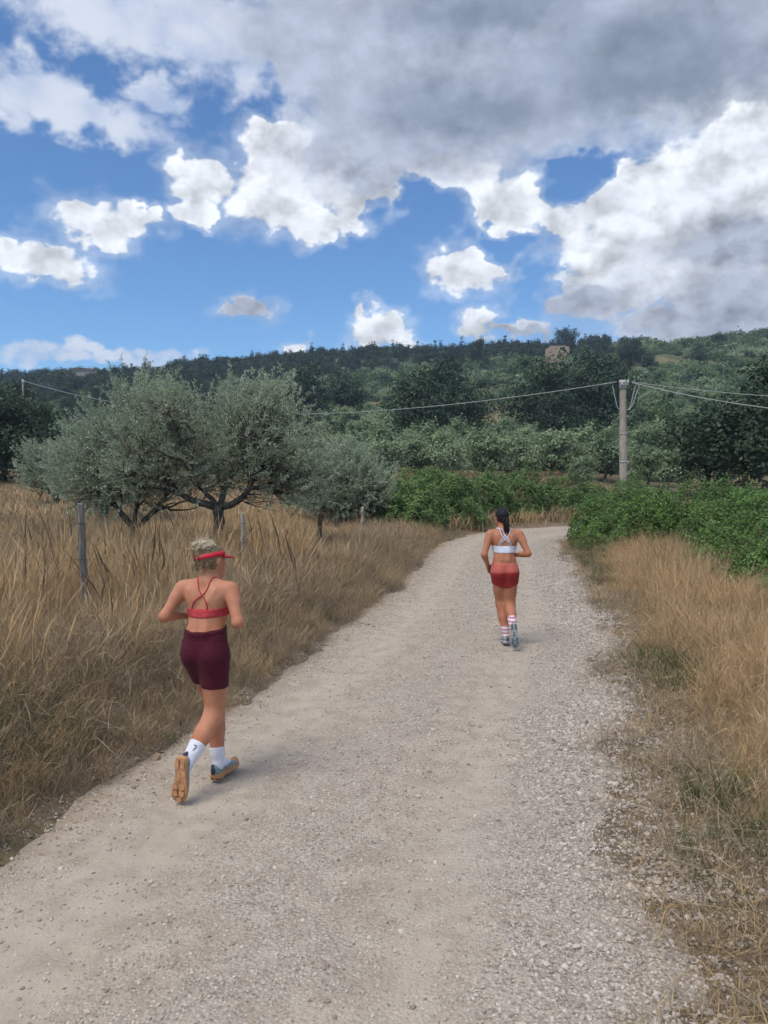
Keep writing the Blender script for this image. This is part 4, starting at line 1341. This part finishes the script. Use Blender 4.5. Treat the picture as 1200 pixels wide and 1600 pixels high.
def shoe(parent, mirror, M, mats, L=.285, lug=None):
    """shoe with midsole, tread and laces; local: toe +y, ankle above y=0"""
    up_m, sole_m, tread_m, lace_m = mats
    A, B = np.array(M[:3, :3]), np.array(M[:3, 3])
    fix = lambda V: (np.asarray(V) * (-1 if mirror else 1, 1, 1)) @ A.T + B
    def put(name, g_, mat, sm=True, par=parent):
        V = fix(np.concatenate(g_.V)); F = [np.concatenate(f) for f in g_.F.values()]
        if mirror: F = [f[:, ::-1] for f in F]
        return link(name, mesh(name, V, F, mat, sm), par)
    y = -.065 + SOLE_T * L
    rock = .030 * np.clip((SOLE_T - .72) / .28, 0, 1) ** 2 + .012 * np.clip((.12 - SOLE_T) / .12, 0, 1)
    ol = np.concatenate([np.stack([-SOLE_O, y, rock], -1), np.stack([SOLE_I, y, rock], -1)[::-1]])
    def ring(grow, z):
        c = np.array([0, -.065 + L / 2, 0]); V = (ol - c) * (1 + grow, 1 + grow * .35, 1) + c; V[:, 2] += z; return V
    shoe_o = put('sole', G().add(*loft([ring(-.10, 0), ring(.02, .004), ring(.07, .014), ring(.02, .024), ring(-.02, .034)])), sole_m, False)
    # upper
    rings = []
    T = np.linspace(0.0, 1, 15)
    for t in T:
        yy_ = -.062 + t * (L - .008); wO = np.interp(t, SOLE_T, SOLE_O) * .95; wI = np.interp(t, SOLE_T, SOLE_I) * .95
        zt = np.interp(t, [0, .05, .18, .30, .42, .60, .80, .93, 1], [.075, .098, .100, .094, .092, .076, .058, .048, .036]); zb_ = .022 + np.interp(t, SOLE_T, rock)
        a = np.linspace(0, 2 * np.pi, 16, endpoint=False); ca, sa = np.cos(a), np.sin(a)
        nar = np.interp(t, [0, .3, .55, 1], [.85, .80, .95, 1])
        xs = np.where(ca > 0, wI, wO) * np.sign(ca) * np.abs(ca) ** .7 * np.where(sa > 0, 1 - (1 - nar) * sa - .28 * sa ** 2, 1)
        zs = zb_ + (zt - zb_) * (.5 + .5 * np.sign(sa) * np.abs(sa) ** .8)
        rings.append(np.stack([xs, np.full(16, yy_), zs], -1))
    put('upper', G().add(*loft(rings)), up_m)
    tab = G().add(*tube(np.array([(0, -.063, .045), (0, -.070, .075), (0, -.070, .108)]), [.014, .013, .009], 6)); put('heel_tab', tab, lace_m)
    for q in range(4):
        t = .40 + q * .075; yy_ = -.062 + t * L; zt = np.interp(t, [.42, .60, .80], [.092, .076, .058]) + .001
        a = np.linspace(-1, 1, 7)
        put('lace', G().add(*tube(np.stack([a * .020, np.full(7, yy_) + a * .006, zt - .008 * a ** 2], -1), .0028, 5)), lace_m)
    # tread on the underside
    for t0, t1, sx in ((.03, .26, -.5), (.03, .26, .5), (.58, .70, -.5), (.58, .70, .5), (.73, .84, -.45), (.73, .84, .45), (.87, .96, 0), (.34, .52, .1)):
        tm = (t0 + t1) / 2; w_ = np.interp(tm, SOLE_T, SOLE_O); xc = sx * w_ if sx else 0
        yy0, yy1 = -.065 + t0 * L, -.065 + t1 * L; z0 = np.interp(tm, SOLE_T, rock) - .001
        hw_ = w_ * (.30 if sx else .42)
        V, F = box((xc, (yy0 + yy1) / 2, z0), (hw_ * 2, yy1 - yy0, .004), .25 * np.sign(sx) if tm > .5 else 0)
        put('lug', G().add(V, F), tread_m, False, shoe_o)


def foot_matrix(ankle, toe, up):
    t = nrm(toe); u = nrm(np.asarray(up, float) - t * np.dot(up, t)); s_ = np.cross(t, u)
    M = np.eye(4); M[:3, :3] = np.stack([s_, t, u], 1); M[:3, 3] = np.asarray(ankle, float) - u * .088
    return M


def strap(P, prims, rad=.0055, out=.003, sides=6):
    """a strap that lies on the body: points pulled onto the surface"""
    P = np.asarray(P, float)
    t = np.linspace(0, len(P) - 1, 22); Q = np.stack([np.interp(t, range(len(P)), P[:, a]) for a in range(3)], -1)
    def sdf(p):
        d = np.full(len(p), .5)
        for pr in prims:
            k = pr[-1]
            e = sd_cone(p, *pr[1:5]) if pr[0] == 'c' else sd_ell(p, pr[1], pr[2], pr[3])
            if k < 0: continue
            q = np.clip(.5 + .5 * (d - e) / k, 0, 1); d = d * (1 - q) + e * q - k * q * (1 - q)
        return d
    for _ in range(8):
        d = sdf(Q); e = .004
        g_ = np.stack([sdf(Q + v) - sdf(Q - v) for v in np.eye(3) * e], -1); g_ = nrm(g_)
        Q = Q - g_ * (d - out)[:, None] * .8
    return tube(Q, rad, sides)


def hair_strands(r, n, root_fn, rad, mat, name, parent, segs=7):
    g_ = G()
    for i in range(n):
        g_.add(*tube(root_fn(r, segs), np.linspace(rad, rad * .4, segs), 4, False))
    return link(name, g_.mesh(name, mat, True), parent)


def person(loc, heading, J, label, H):
    """J: joints, metres, x right, y forward, z up"""
    root = link('person', None, loc=loc, rotz=heading); tag(root, label, 'person')
    M_skin, b_ = material('skin')
    n_ = xnoise(obj_coord(), 7, 6, .6)
    setin(b_, Base_Color=xmix(xstep(n_, .3, .7), (H['skin'][0] * .90, H['skin'][1] * .82, H['skin'][2] * .78), (H['skin'][0] * 1.06, H['skin'][1] * 1.14, H['skin'][2] * 1.2)), Roughness=.58, Specular_IOR_Level=.25)
    b_.inputs['Subsurface Weight'].default_value = .12; b_.inputs['Subsurface Radius'].default_value = (.012, .005, .003)
    v = lambda k: np.asarray(J[k], float)
    pel, chest, neck, head = v('pelvis'), v('chest'), v('neck'), v('head')
    waist = pel * .52 + chest * .48
    torso = [('e', pel, (.128, .092, .110), None, .03),
             ('e', pel + (.062, -.040, -.055), (.072, .076, .092), None, .035), ('e', pel + (-.062, -.040, -.055), (.072, .076, .092), None, .035),
             ('e', waist, (.118, .083, .130), None, .05), ('e', pel * .76 + chest * .24, (.130, .088, .10), None, .05),
             ('e', chest + (0, .01, .0), (.142, .098, .155), None, .05),
             ('e', chest + (.065, -.045, .07), (.062, .045, .085), None, .04), ('e', chest + (-.065, -.045, .07), (.062, .045, .085), None, .04),
             ('e', chest + (.068, .075, -.015), (.058, .050, .055), None, .03), ('e', chest + (-.068, .075, -.015), (.058, .050, .055), None, .03),
             ('c', neck + (0, 0, -.06), head + (0, -.015, -.06), .052, .047, .025)]
    for s_ in ('l', 'r'):
        sh = v(s_ + 'sho')
        torso += [('c', neck + (0, -.012, .0), sh + (-.03 * np.sign(sh[0]), -.005, .018), .042, .034, .04), ('c', sh, chest + (np.sign(sh[0]) * .10, .02, .06), .045, .05, .05)]
    torso += [('c', pel + (0, -.114, .16), chest + (0, -.112, .06), .014, .015, -.03)]
    for sg in (-1, 1):
        torso += [('c', chest + (sg * .050, -.082, .05), chest + (sg * .085, -.070, .115), .014, .010, .02), ('c', pel + (sg * .034, -.070, .10), chest + (sg * .034, -.066, -.04), .016, .014, .04)]
    legs = {}
    for s_, sg in (('l', -1), ('r', 1)):
        hp, kn, an = v(s_ + 'hip'), v(s_ + 'knee'), v(s_ + 'ank')
        sh_ = nrm(an - kn); back = nrm(np.cross(np.cross(sh_, (0, 1, 0)), sh_)) * -1
        if np.dot(back, v(s_ + 'toe')) > 0 and abs(J[s_ + 'toe'][1]) > .5: back = -back
        tt = nrm(v(s_ + 'toe'))
        thb = -nrm(np.cross(np.cross(nrm(kn - hp), (0, 1, 0)), nrm(kn - hp)))
        thf = -thb if thb[1] < 0 else thb
        thb = -thf
        cb = back if back[1] < 0 else -back
        legs[s_] = limb(hp, kn, an, np.array((.075, .054, .032)) * H.get('leg', 1), [(0, .05, .65, thf * .014 + (sg * .004, 0, 0), .074 * H.get('leg', 1), .060 * H.get('leg', 1)), (0, .1, .85, thb * .012, .075 * H.get('leg', 1), .048 * H.get('leg', 1)), (1, .10, .42, cb * .018, .051 * H.get('leg', 1), .048 * H.get('leg', 1)), (1, .42, .8, cb * .010, .042, .030)], .045)
        legs[s_].append(('e', kn - thb * .012, (.046, .046, .05), None, .02))
        legs[s_].append(('c', an, an + tt * .12 - np.asarray(J[s_ + 'up']) * .03, .027, .022, .02))
        legs[s_].append(('c', an, an - tt * .03 - np.asarray(J[s_ + 'up']) * .04, .027, .024, .02))
    arms = []
    for s_, sg in (('l', -1), ('r', 1)):
        sh, el, wr = v(s_ + 'sho'), v(s_ + 'elb'), v(s_ + 'wri')
        arms += limb(sh, el, wr, (.047, .034, .0225), [(0, .05, .35, (sg * .008, 0, 0), .046, .042), (1, .08, .4, (0, -.004, 0), .036, .033)], .02)
        arms += hand_prims(wr, wr - el + np.asarray(H.get(s_ + 'hand', (0, 0, 0))), (-sg * .7, 0, -.5), (0, .3, 1))
    hm_ = rotm(*H['headrot'])
    hs = H.get('hs', 1.0)
    hp_ = lambda x, y, z: head + hm_ @ np.array([x * hs, y, z])
    headp = [('e', hp_(0, -.012, .025), (.075 * hs, .094, .088), hm_, .02), ('e', hp_(0, .028, -.035), (.060 * hs, .066, .078), hm_, .03), ('c', hp_(0, .055, -.085), hp_(0, .07, -.088), .030, .022, .03),
             ('c', hp_(0, .088, .012), hp_(0, .106, -.022), .010, .013, .012), ('c', hp_(-.022, .086, -.058), hp_(.022, .086, -.058), .009, .009, .01),
             ('e', hp_(.032, .092, .014), (.016, .014, .012), hm_, -.008), ('e', hp_(-.032, .092, .014), (.016, .014, .012), hm_, -.008),
             ('e', hp_(.076, -.002, -.005), (.010, .020, .031), hm_, .006), ('e', hp_(-.076, -.002, -.005), (.010, .020, .031), hm_, .006)]
    allp = torso + legs['l'] + legs['r'] + arms + headp
    pts = np.array([p[1] for p in allp] + [p[2] for p in allp if p[0] == 'c'])
    lo, hi = pts.min(0) - .16, pts.max(0) + .16
    body = link('body', body_mesh('body', allp, M_skin, lo, hi, H['res']), root)
    for sx in (-1, 1):
        c_ = hp_(sx * .032, .083, .014); a = np.linspace(0, np.pi, 7)
        link('eye', G().add(*tube(np.stack([c_[0] + 0 * a, c_[1] - .011 * np.cos(a), c_[2] + 0 * a], -1), .0105 * np.sin(a) + 1e-4, 10)).mesh('eye', H['eye'], True), root)
    return root, dict(torso=torso, legs=legs, arms=arms, headp=headp, hp=hp_, hm=hm_, pel=pel, chest=chest, neck=neck, head=head, v=v, body=body)


def plane_between(z0, z1, tilt=0.0, tx=0.0):
    return lambda P: np.maximum(z0 + tilt * P[..., 1] + tx * P[..., 0] - P[..., 2], P[..., 2] - (z1 + tilt * P[..., 1] + tx * P[..., 0]))


def cut(p, nrm_):
    """half-space: kept where (P-p).n < 0"""
    p = np.asarray(p, float); nn = nrm(nrm_); return lambda P: (P - p) @ nn


def sock(root, B, s_, mat, top, h=.006):
    """closed tube of fabric over the ankle; top = fraction up the shin"""
    kn, an = B['v'](s_ + 'knee'), B['v'](s_ + 'ank'); ax_ = kn - an
    u_ = cut(an + ax_ * top, ax_); l_ = cut(an - nrm(ax_) * .045, -ax_); c1 = lambda P: np.maximum(u_(P), l_(P))
    pr = B['legs'][s_]
    return link('sock', body_mesh('sock', pr, mat, an - .20, np.maximum(an, an + ax_ * top) + .14, h, .0045, c1), root)


M_eye = plain('eye', (.5, .48, .45), .3)
def cloth(name, c, rough=.8):
    m, b = material(name)
    P = obj_coord(); n1 = xnoise(xvec('MULTIPLY', P, (1, 1, 2.2)), 16, 3, .5, 1.0); n2 = xnoise(P, 400, 2)
    setin(b, Base_Color=xmix(n1, tuple(v * .9 for v in c), tuple(min(1, v * 1.1) for v in c)), Roughness=rough, Specular_IOR_Level=.15)
    b.inputs['Sheen Weight'].default_value = .05
    bump(b, n1 + n2 * .05, .35, .02)
    return m


# ---- nearer runner
J1 = dict(pelvis=(0, 0, .925), chest=(0, .045, 1.175), neck=(0, .055, 1.345), head=(.012, .088, 1.470),
          lsho=(-.172, .04, 1.292), rsho=(.172, .04, 1.292), lelb=(-.258, -.060, 1.118), relb=(.262, -.055, 1.098), lwri=(-.200, .115, 1.095), rwri=(.170, .145, 1.09),
          lhip=(-.070, .005, .885), lknee=(-.02, .185, .490), lank=(.035, .105, .093), ltoe=(.10, 1, 0), lup=(0, 0, 1),
          rhip=(.068, -.005, .885), rknee=(.060, .015, .465), rank=(-.015, -.235, .215), rtoe=(-.02, -.12, -1), rup=(0, 1, -.12))
p1, B = person((-1.138, 4.83, .018), -R(14), J1, 'runner in maroon shorts, red strappy top and red visor on the gravel', dict(skin=(.53, .235, .135), leg=1.05, headrot=(-R(26), R(-6), R(-9)), res=.0062, eye=M_eye)); p1.scale = (.965,) * 3
M_maroon, M_red = cloth('maroon_jersey', (.075, .009, .020), .75), cloth('coral_red_jersey', (.48, .055, .065))
pel = B['pel']
lg = B['torso'] + B['legs']['l'] + B['legs']['r']
def reg1(P):
    top = P[..., 2] - (1.040 + .10 * P[..., 1] + .04 * P[..., 0])
    hem = .655 - .03 * P[..., 0] - P[..., 2]
    return np.maximum(np.maximum(top, hem), .50 - P[..., 2])
sh1 = link('shorts', body_mesh('shorts', lg, M_maroon, (-.28, -.26, .56), (.28, .34, 1.10), .007, .0075, reg1, 2), p1)
link('waistband', body_mesh('waistband', lg, M_maroon, (-.28, -.26, .96), (.28, .26, 1.10), .007, .0095, lambda P: np.maximum(reg1(P), 1.010 + .10 * P[..., 1] + .04 * P[..., 0] - P[..., 2]), 2), sh1)
tz = lambda P: P[..., 2] - .02 * P[..., 0]
top1 = link('sports_top', body_mesh('sports_top', B['torso'], M_red, (-.24, -.2, 1.0), (.24, .28, 1.36), .0065, .006, lambda P: np.maximum(np.maximum(1.116 - tz(P), tz(P) - np.where(P[..., 1] < .05, 1.174, 1.174 + 1.2 * np.clip(P[..., 1] - .05, 0, .08))), np.abs(P[..., 0]) - .165), 2), p1)
bk = lambda x, z: (x, -.09, z)
for pts in ([bk(-.082, 1.170), bk(-.035, 1.230), bk(.012, 1.280), (.040, -.04, 1.33), (.055, .02, 1.37), (.075, .08, 1.32), (.085, .12, 1.25)], [bk(.050, 1.170), bk(.028, 1.230), bk(.0, 1.285), (-.030, -.04, 1.33), (-.050, .02, 1.37), (-.075, .08, 1.32), (-.085, .12, 1.25)]):
    link('strap', G().add(*strap(pts, B['torso'], .0040)).mesh('strap', M_red, True), top1)
# visor
M_visor = plain('visor_red', (.62, .02, .045), .5, .05)
hp_, hm_ = B['hp'], B['hm']
a = np.linspace(0, 2 * np.pi, 40, endpoint=False)
ringv = lambda z, g_: np.array([hp_(math.sin(t) * (.081 + g_), -.012 + math.cos(t) * (.099 + g_), z + .018 * math.cos(t)) for t in a])
V, q, c_ = loft([ringv(.026, .0), ringv(.026, .007), ringv(.056, .005), ringv(.056, -.002), ringv(.026, .0)])
vis = link('visor', G().add(V, q).mesh('visor', M_visor, True), p1)
bt = np.linspace(-1.15, 1.15, 17)
inn = np.array([hp_(math.sin(t) * .083, -.012 + math.cos(t) * .101, .024 + .018 * math.cos(t)) for t in bt])
out_ = np.array([hp_(math.sin(t) * .100 * (1 + .0), .000 + math.cos(t) * .100 + .085 * max(0, math.cos(t * 1.36)), .018 + .012 * math.cos(t)) for t in bt])
n_ = len(bt); V = np.concatenate([inn, out_, inn + hm_ @ (0, 0, .005), out_ + hm_ @ (0, 0, .004)]); q = np.arange(n_ - 1)
link('brim', G().add(V, np.concatenate([np.stack([q, q + 1, n_ + q + 1, n_ + q], -1), np.stack([2 * n_ + q + 1, 2 * n_ + q, 3 * n_ + q, 3 * n_ + q + 1], -1), np.stack([n_ + q, n_ + q + 1, 3 * n_ + q + 1, 3 * n_ + q], -1)])).mesh('brim', M_visor, True), vis)
# hair: dark blond cap of hair, pale messy bun
M_hair = leaf_mat('pale_blond_hair', (.50, .40, .25), (.90, .79, .58), trans=.1, rough=.4, inst=0)
M_hair_d = leaf_mat('dark_blond_hair', (.11, .075, .042), (.40, .30, .18), trans=.1, rough=.45, inst=0)
inv = np.linalg.inv(hm_)
loc_ = lambda P: (P - B['head']) @ hm_
def scalp(P):
    q = loc_(P)
    return np.maximum(q[..., 1] + .012 - 1.3 * np.clip(q[..., 2], 0, .1), -(q[..., 2] + .070 + .35 * q[..., 1]))
M_scalp = plain('hair_mass', (.20, .14, .08), .55, .45, 120)
link('hair', body_mesh('hair', B['headp'][:2], M_scalp, B['head'] - .15, B['head'] + .16, .006, .007, scalp), p1)
def bun(r, n):
    c = hp_(-.010, -.058, .098)
    d0 = nrm(r.normal(size=3)); ax_ = nrm(np.cross(d0, r.normal(size=3))); rad = r.uniform(.030, .066)
    t = np.linspace(0, r.uniform(1.2, 2.6), n)[:, None]
    P = c + hm_ @ np.array([0, 0, 0.]) + rad * (np.cos(t) * d0 + np.sin(t) * ax_) * (1.25, 1.05, .80) + r.normal(0, .003, (n, 3))
    return P
core_c = hp_(-.010, -.058, .098)
link('hair_core', body_mesh('hair_core', [('e', core_c, (.058, .050, .040), hm_, .02)], plain('blond_hair_mass', (.36, .29, .20), .6, .4, 150), core_c - .09, core_c + .09, .007), p1)
hair_strands(np.random.default_rng(1), 420, bun, .0036, M_hair, 'hair_bun', p1)
def wisp(r, n):
    th = r.uniform(1.9, 4.4); z0 = r.uniform(-.06, .10)
    k = math.sqrt(max(0, 1 - (z0 / .115) ** 2))
    s = hp_(math.sin(th) * .079 * k, -.012 + math.cos(th) * .098 * k, z0 + .02); e = hp_(-.010 + r.normal(0, .025), -.06 + r.normal(0, .025), .085)
    if z0 < -.02 and r.random() < .25: e = s + np.array([r.normal(0, .02), -.02, -.03])
    return bez(s, e, nrm(s - B['head']) * .028 + r.normal(0, .004, 3), n, r)
hair_strands(np.random.default_rng(2), 700, wisp, .0030, M_hair_d, 'hair_strands', p1)
def fly(r, n):
    c = hp_(-.010, -.058, .098); d = nrm(r.normal(size=3) + (0, -.3, .6))
    return bez(c + d * .045, c + d * r.uniform(.07, .10) + r.normal(0, .012, 3), r.normal(0, .014, 3), n, r)
hair_strands(np.random.default_rng(3), 60, fly, .0018, M_hair, 'loose_hair', p1)
# socks and shoes
M_sock = cloth('white_sock', (.74, .74, .80), .9)
for s_, tp in (('l', .28), ('r', .40)):
    so = sock(p1, B, s_, M_sock, tp)
    if s_ == 'r':                                   # small tick-shaped mark
        kn, an = B['v']('rknee'), B['v']('rank'); ax_ = nrm(kn - an); out_n = nrm(np.array([.25, -1, .9]) - ax_ * np.dot((.25, -1, .9), ax_)); sd_ = np.cross(ax_, out_n)
        if sd_[0] < 0: sd_ = -sd_
        c0 = an + (kn - an) * .26 + out_n * .052 + sd_ * .010
        pts = [c0 + ax_ * .016 - sd_ * .010, c0 + ax_ * .020 + sd_ * .004, c0 + ax_ * .014 + sd_ * .009, c0 - ax_ * .004 + sd_ * .005, c0 - ax_ * .018 + sd_ * .001]
        link('logo', G().add(*strap(pts, B['legs']['r'], .0026, .0055, 5)).mesh('logo', plain('navy_print', (.02, .03, .09), .7), True), so)
M_up1 = plain('grey_green_mesh', (.24, .30, .29), .8, .3, 90); M_sole1 = plain('gum_sole', (.50, .25, .12), .7, .12, 30); M_tread1 = plain('pale_gum_tread', (.47, .245, .12), .8, .2, 40); M_lace1 = plain('navy_trim', (.05, .07, .12), .7)
for s_ in 'lr':
    shoe(p1, s_ == 'r', foot_matrix(B['v'](s_ + 'ank'), J1[s_ + 'toe'], J1[s_ + 'up']), (M_up1, M_sole1, M_tread1, M_lace1))

# ---- farther runner
J2 = dict(pelvis=(0, 0, .915), chest=(-.005, .045, 1.175), neck=(-.012, .055, 1.355), head=(-.03, .085, 1.495),
          lsho=(-.168, .04, 1.300), rsho=(.168, .04, 1.300), lelb=(-.245, -.045, 1.070), relb=(.268, -.075, 1.085), lwri=(-.196, .055, .930), rwri=(.115, .120, 1.045),
          lhip=(-.070, .005, .875), lknee=(-.035, .120, .475), lank=(.022, -.015, .095), ltoe=(-.06, 1, -.10), lup=(0, .1, 1),
          rhip=(.070, -.005, .875), rknee=(.066, .045, .465), rank=(.085, -.215, .225), rtoe=(.06, -.20, -1), rup=(0, 1, -.2))
p2, B = person((1.40, 8.86, .018), -R(4), J2, 'runner in red shorts, white strappy top and black cap farther up the road', dict(skin=(.47, .195, .105), headrot=(R(14), R(-2), R(-3)), hs=.90, res=.0068, eye=M_eye)); p2.scale = (.982,) * 3
M_white, M_shr, M_shl = cloth('white_jersey', (.66, .70, .80)), cloth('brick_red_shorts', (.32, .030, .030)), cloth('salmon_waistband', (.52, .13, .10))
lg = B['torso'] + B['legs']['l'] + B['legs']['r']
def reg2(P):
    return np.maximum(P[..., 2] - .985, .725 - .40 * np.abs(P[..., 0]) * 1.0 + .02 - P[..., 2] + .0 * P[..., 1])
sh2 = link('shorts', body_mesh('shorts', lg, M_shr, (-.28, -.26, .60), (.28, .30, .90), .007, .0085, lambda P: np.maximum(np.maximum(P[..., 2] - .858 - .05 * P[..., 0], .668 + .42 * np.clip(np.abs(P[..., 0]) - .03, 0, .2) - P[..., 2]), -1), 2), p2)
link('waistband', body_mesh('waistband', lg, M_shl, (-.28, -.26, .80), (.28, .26, 1.02), .007, .0085, lambda P: np.maximum(.855 + .05 * P[..., 0] - P[..., 2], P[..., 2] - .972 - .1 * P[..., 1]), 2), sh2)
top2 = link('sports_top', body_mesh('sports_top', B['torso'], M_white, (-.24, -.2, 1.0), (.24, .28, 1.36), .0065, .006, lambda P: np.maximum(np.maximum(1.085 - P[..., 2], P[..., 2] - np.where(P[..., 1] < .05, 1.168, 1.168 + 1.2 * np.clip(P[..., 1] - .05, 0, .08))), np.abs(P[..., 0]) - .160), 2), p2)
for off in (-.016, .016):
    for sg in (-1, 1):
        pts = [bk(sg * (.075 + off), 1.165), bk(sg * (.03 + off), 1.235), bk(-sg * (.012 - off), 1.30), (-sg * (.055 - off), -.01, 1.375), (-sg * (.075 - off), .06, 1.345), (-sg * (.085 - off), .12, 1.25)]
        link('strap', G().add(*strap(pts, B['torso'], .0052)).mesh('strap', M_white, True), top2)
# cap
hp_, hm_ = B['hp'], B['hm']; loc_ = lambda P: (P - B['head']) @ hm_
M_cap = plain('black_cap', (.012, .014, .016), .75, .2)
capo = link('cap', body_mesh('cap', B['headp'][:2], M_cap, B['head'] - .15, B['head'] + .17, .006, .011, lambda P: -(loc_(P)[..., 2] - .018 + .10 * loc_(P)[..., 1] * 0)), p2)
inn = np.array([hp_(math.sin(t) * .080, -.012 + math.cos(t) * .100, .024) for t in bt])
out_ = np.array([hp_(math.sin(t) * .092, math.cos(t) * .100 + .075 * max(0, math.cos(t * 1.36)), .012) for t in bt])
V = np.concatenate([inn, out_, inn + hm_ @ (0, 0, .006), out_ + hm_ @ (0, 0, .005)])
link('brim', G().add(V, np.concatenate([np.stack([np.arange(16), np.arange(16) + 1, 17 + np.arange(16) + 1, 17 + np.arange(16)], -1), np.stack([34 + np.arange(16) + 1, 34 + np.arange(16), 51 + np.arange(16), 51 + np.arange(16) + 1], -1), np.stack([17 + np.arange(16), 17 + np.arange(16) + 1, 51 + np.arange(16) + 1, 51 + np.arange(16)], -1)])).mesh('brim', M_cap, True), capo)
M_dh = leaf_mat('dark_brown_hair', (.010, .007, .005), (.035, .022, .016), trans=.05, rough=.4, inst=0)
M_dm = plain('dark_hair_mass', (.025, .016, .012), .5, .3, 120)
link('hair', body_mesh('hair', B['headp'][:2], M_dm, B['head'] - .15, B['head'] + .16, .006, .007, lambda P: np.maximum(np.maximum(loc_(P)[..., 1] + .012, -(loc_(P)[..., 2] + .065)), loc_(P)[..., 2] - .03)), p2)
def pony(r, n):
    s = hp_(r.normal(.004, .020), -.098, .012 + r.normal(0, .01)); e = hp_(.016 + r.normal(0, .014), -.100 + r.normal(0, .014), -.150 + r.normal(0, .02))
    return bez(s, e, np.array([r.normal(0, .008), -.022 + r.normal(0, .006), .02]), n, r)
hair_strands(np.random.default_rng(5), 420, pony, .0052, M_dh, 'ponytail', p2)
# striped socks, grey shoes
M_str, b_ = material('pink_striped_sock')
sp_ = X.nt.nodes.new('ShaderNodeSeparateXYZ'); X.nt.links.new(obj_coord().s, sp_.inputs[0])
w_ = X._m('SINE', X(sp_.outputs[2]) * 150)
setin(b_, Base_Color=xmix(xstep(w_, -.1, .3), (.72, .68, .72), (.55, .20, .24)), Roughness=.9)
for s_, tp in (('l', .30), ('r', .42)): sock(p2, B, s_, M_str, tp, .007)
M_up2 = plain('grey_mesh', (.26, .29, .29), .8, .35, 70); M_sole2 = plain('grey_sole', (.34, .36, .37), .8, .2, 30); M_tread2 = plain('dark_grey_tread', (.13, .145, .15), .8, .2); M_lace2 = plain('grey_trim', (.16, .17, .18), .7)
for s_ in 'lr':
    shoe(p2, s_ == 'r', foot_matrix(B['v'](s_ + 'ank'), J2[s_ + 'toe'], J2[s_ + 'up']), (M_up2, M_sole2, M_tread2, M_lace2))


# ------------------------------------------------------------------ the air
hm = bpy.data.materials.new('air'); hm.use_nodes = True
nt = hm.node_tree
for n_ in list(nt.nodes): nt.nodes.remove(n_)
pv = nt.nodes.new('ShaderNodeVolumePrincipled'); pv.inputs['Color'].default_value = (.60, .76, 1.0, 1); pv.inputs['Density'].default_value = .00042; pv.inputs['Anisotropy'].default_value = .2
mo = nt.nodes.new('ShaderNodeOutputMaterial'); nt.links.new(pv.outputs[0], mo.inputs['Volume'])
V, F = box((0, 218, 35), (670, 494, 80))
haze = link('haze', mesh('haze', V, F, hm))
tag(haze, 'thin bluish haze over the valley', 'haze', kind='stuff')
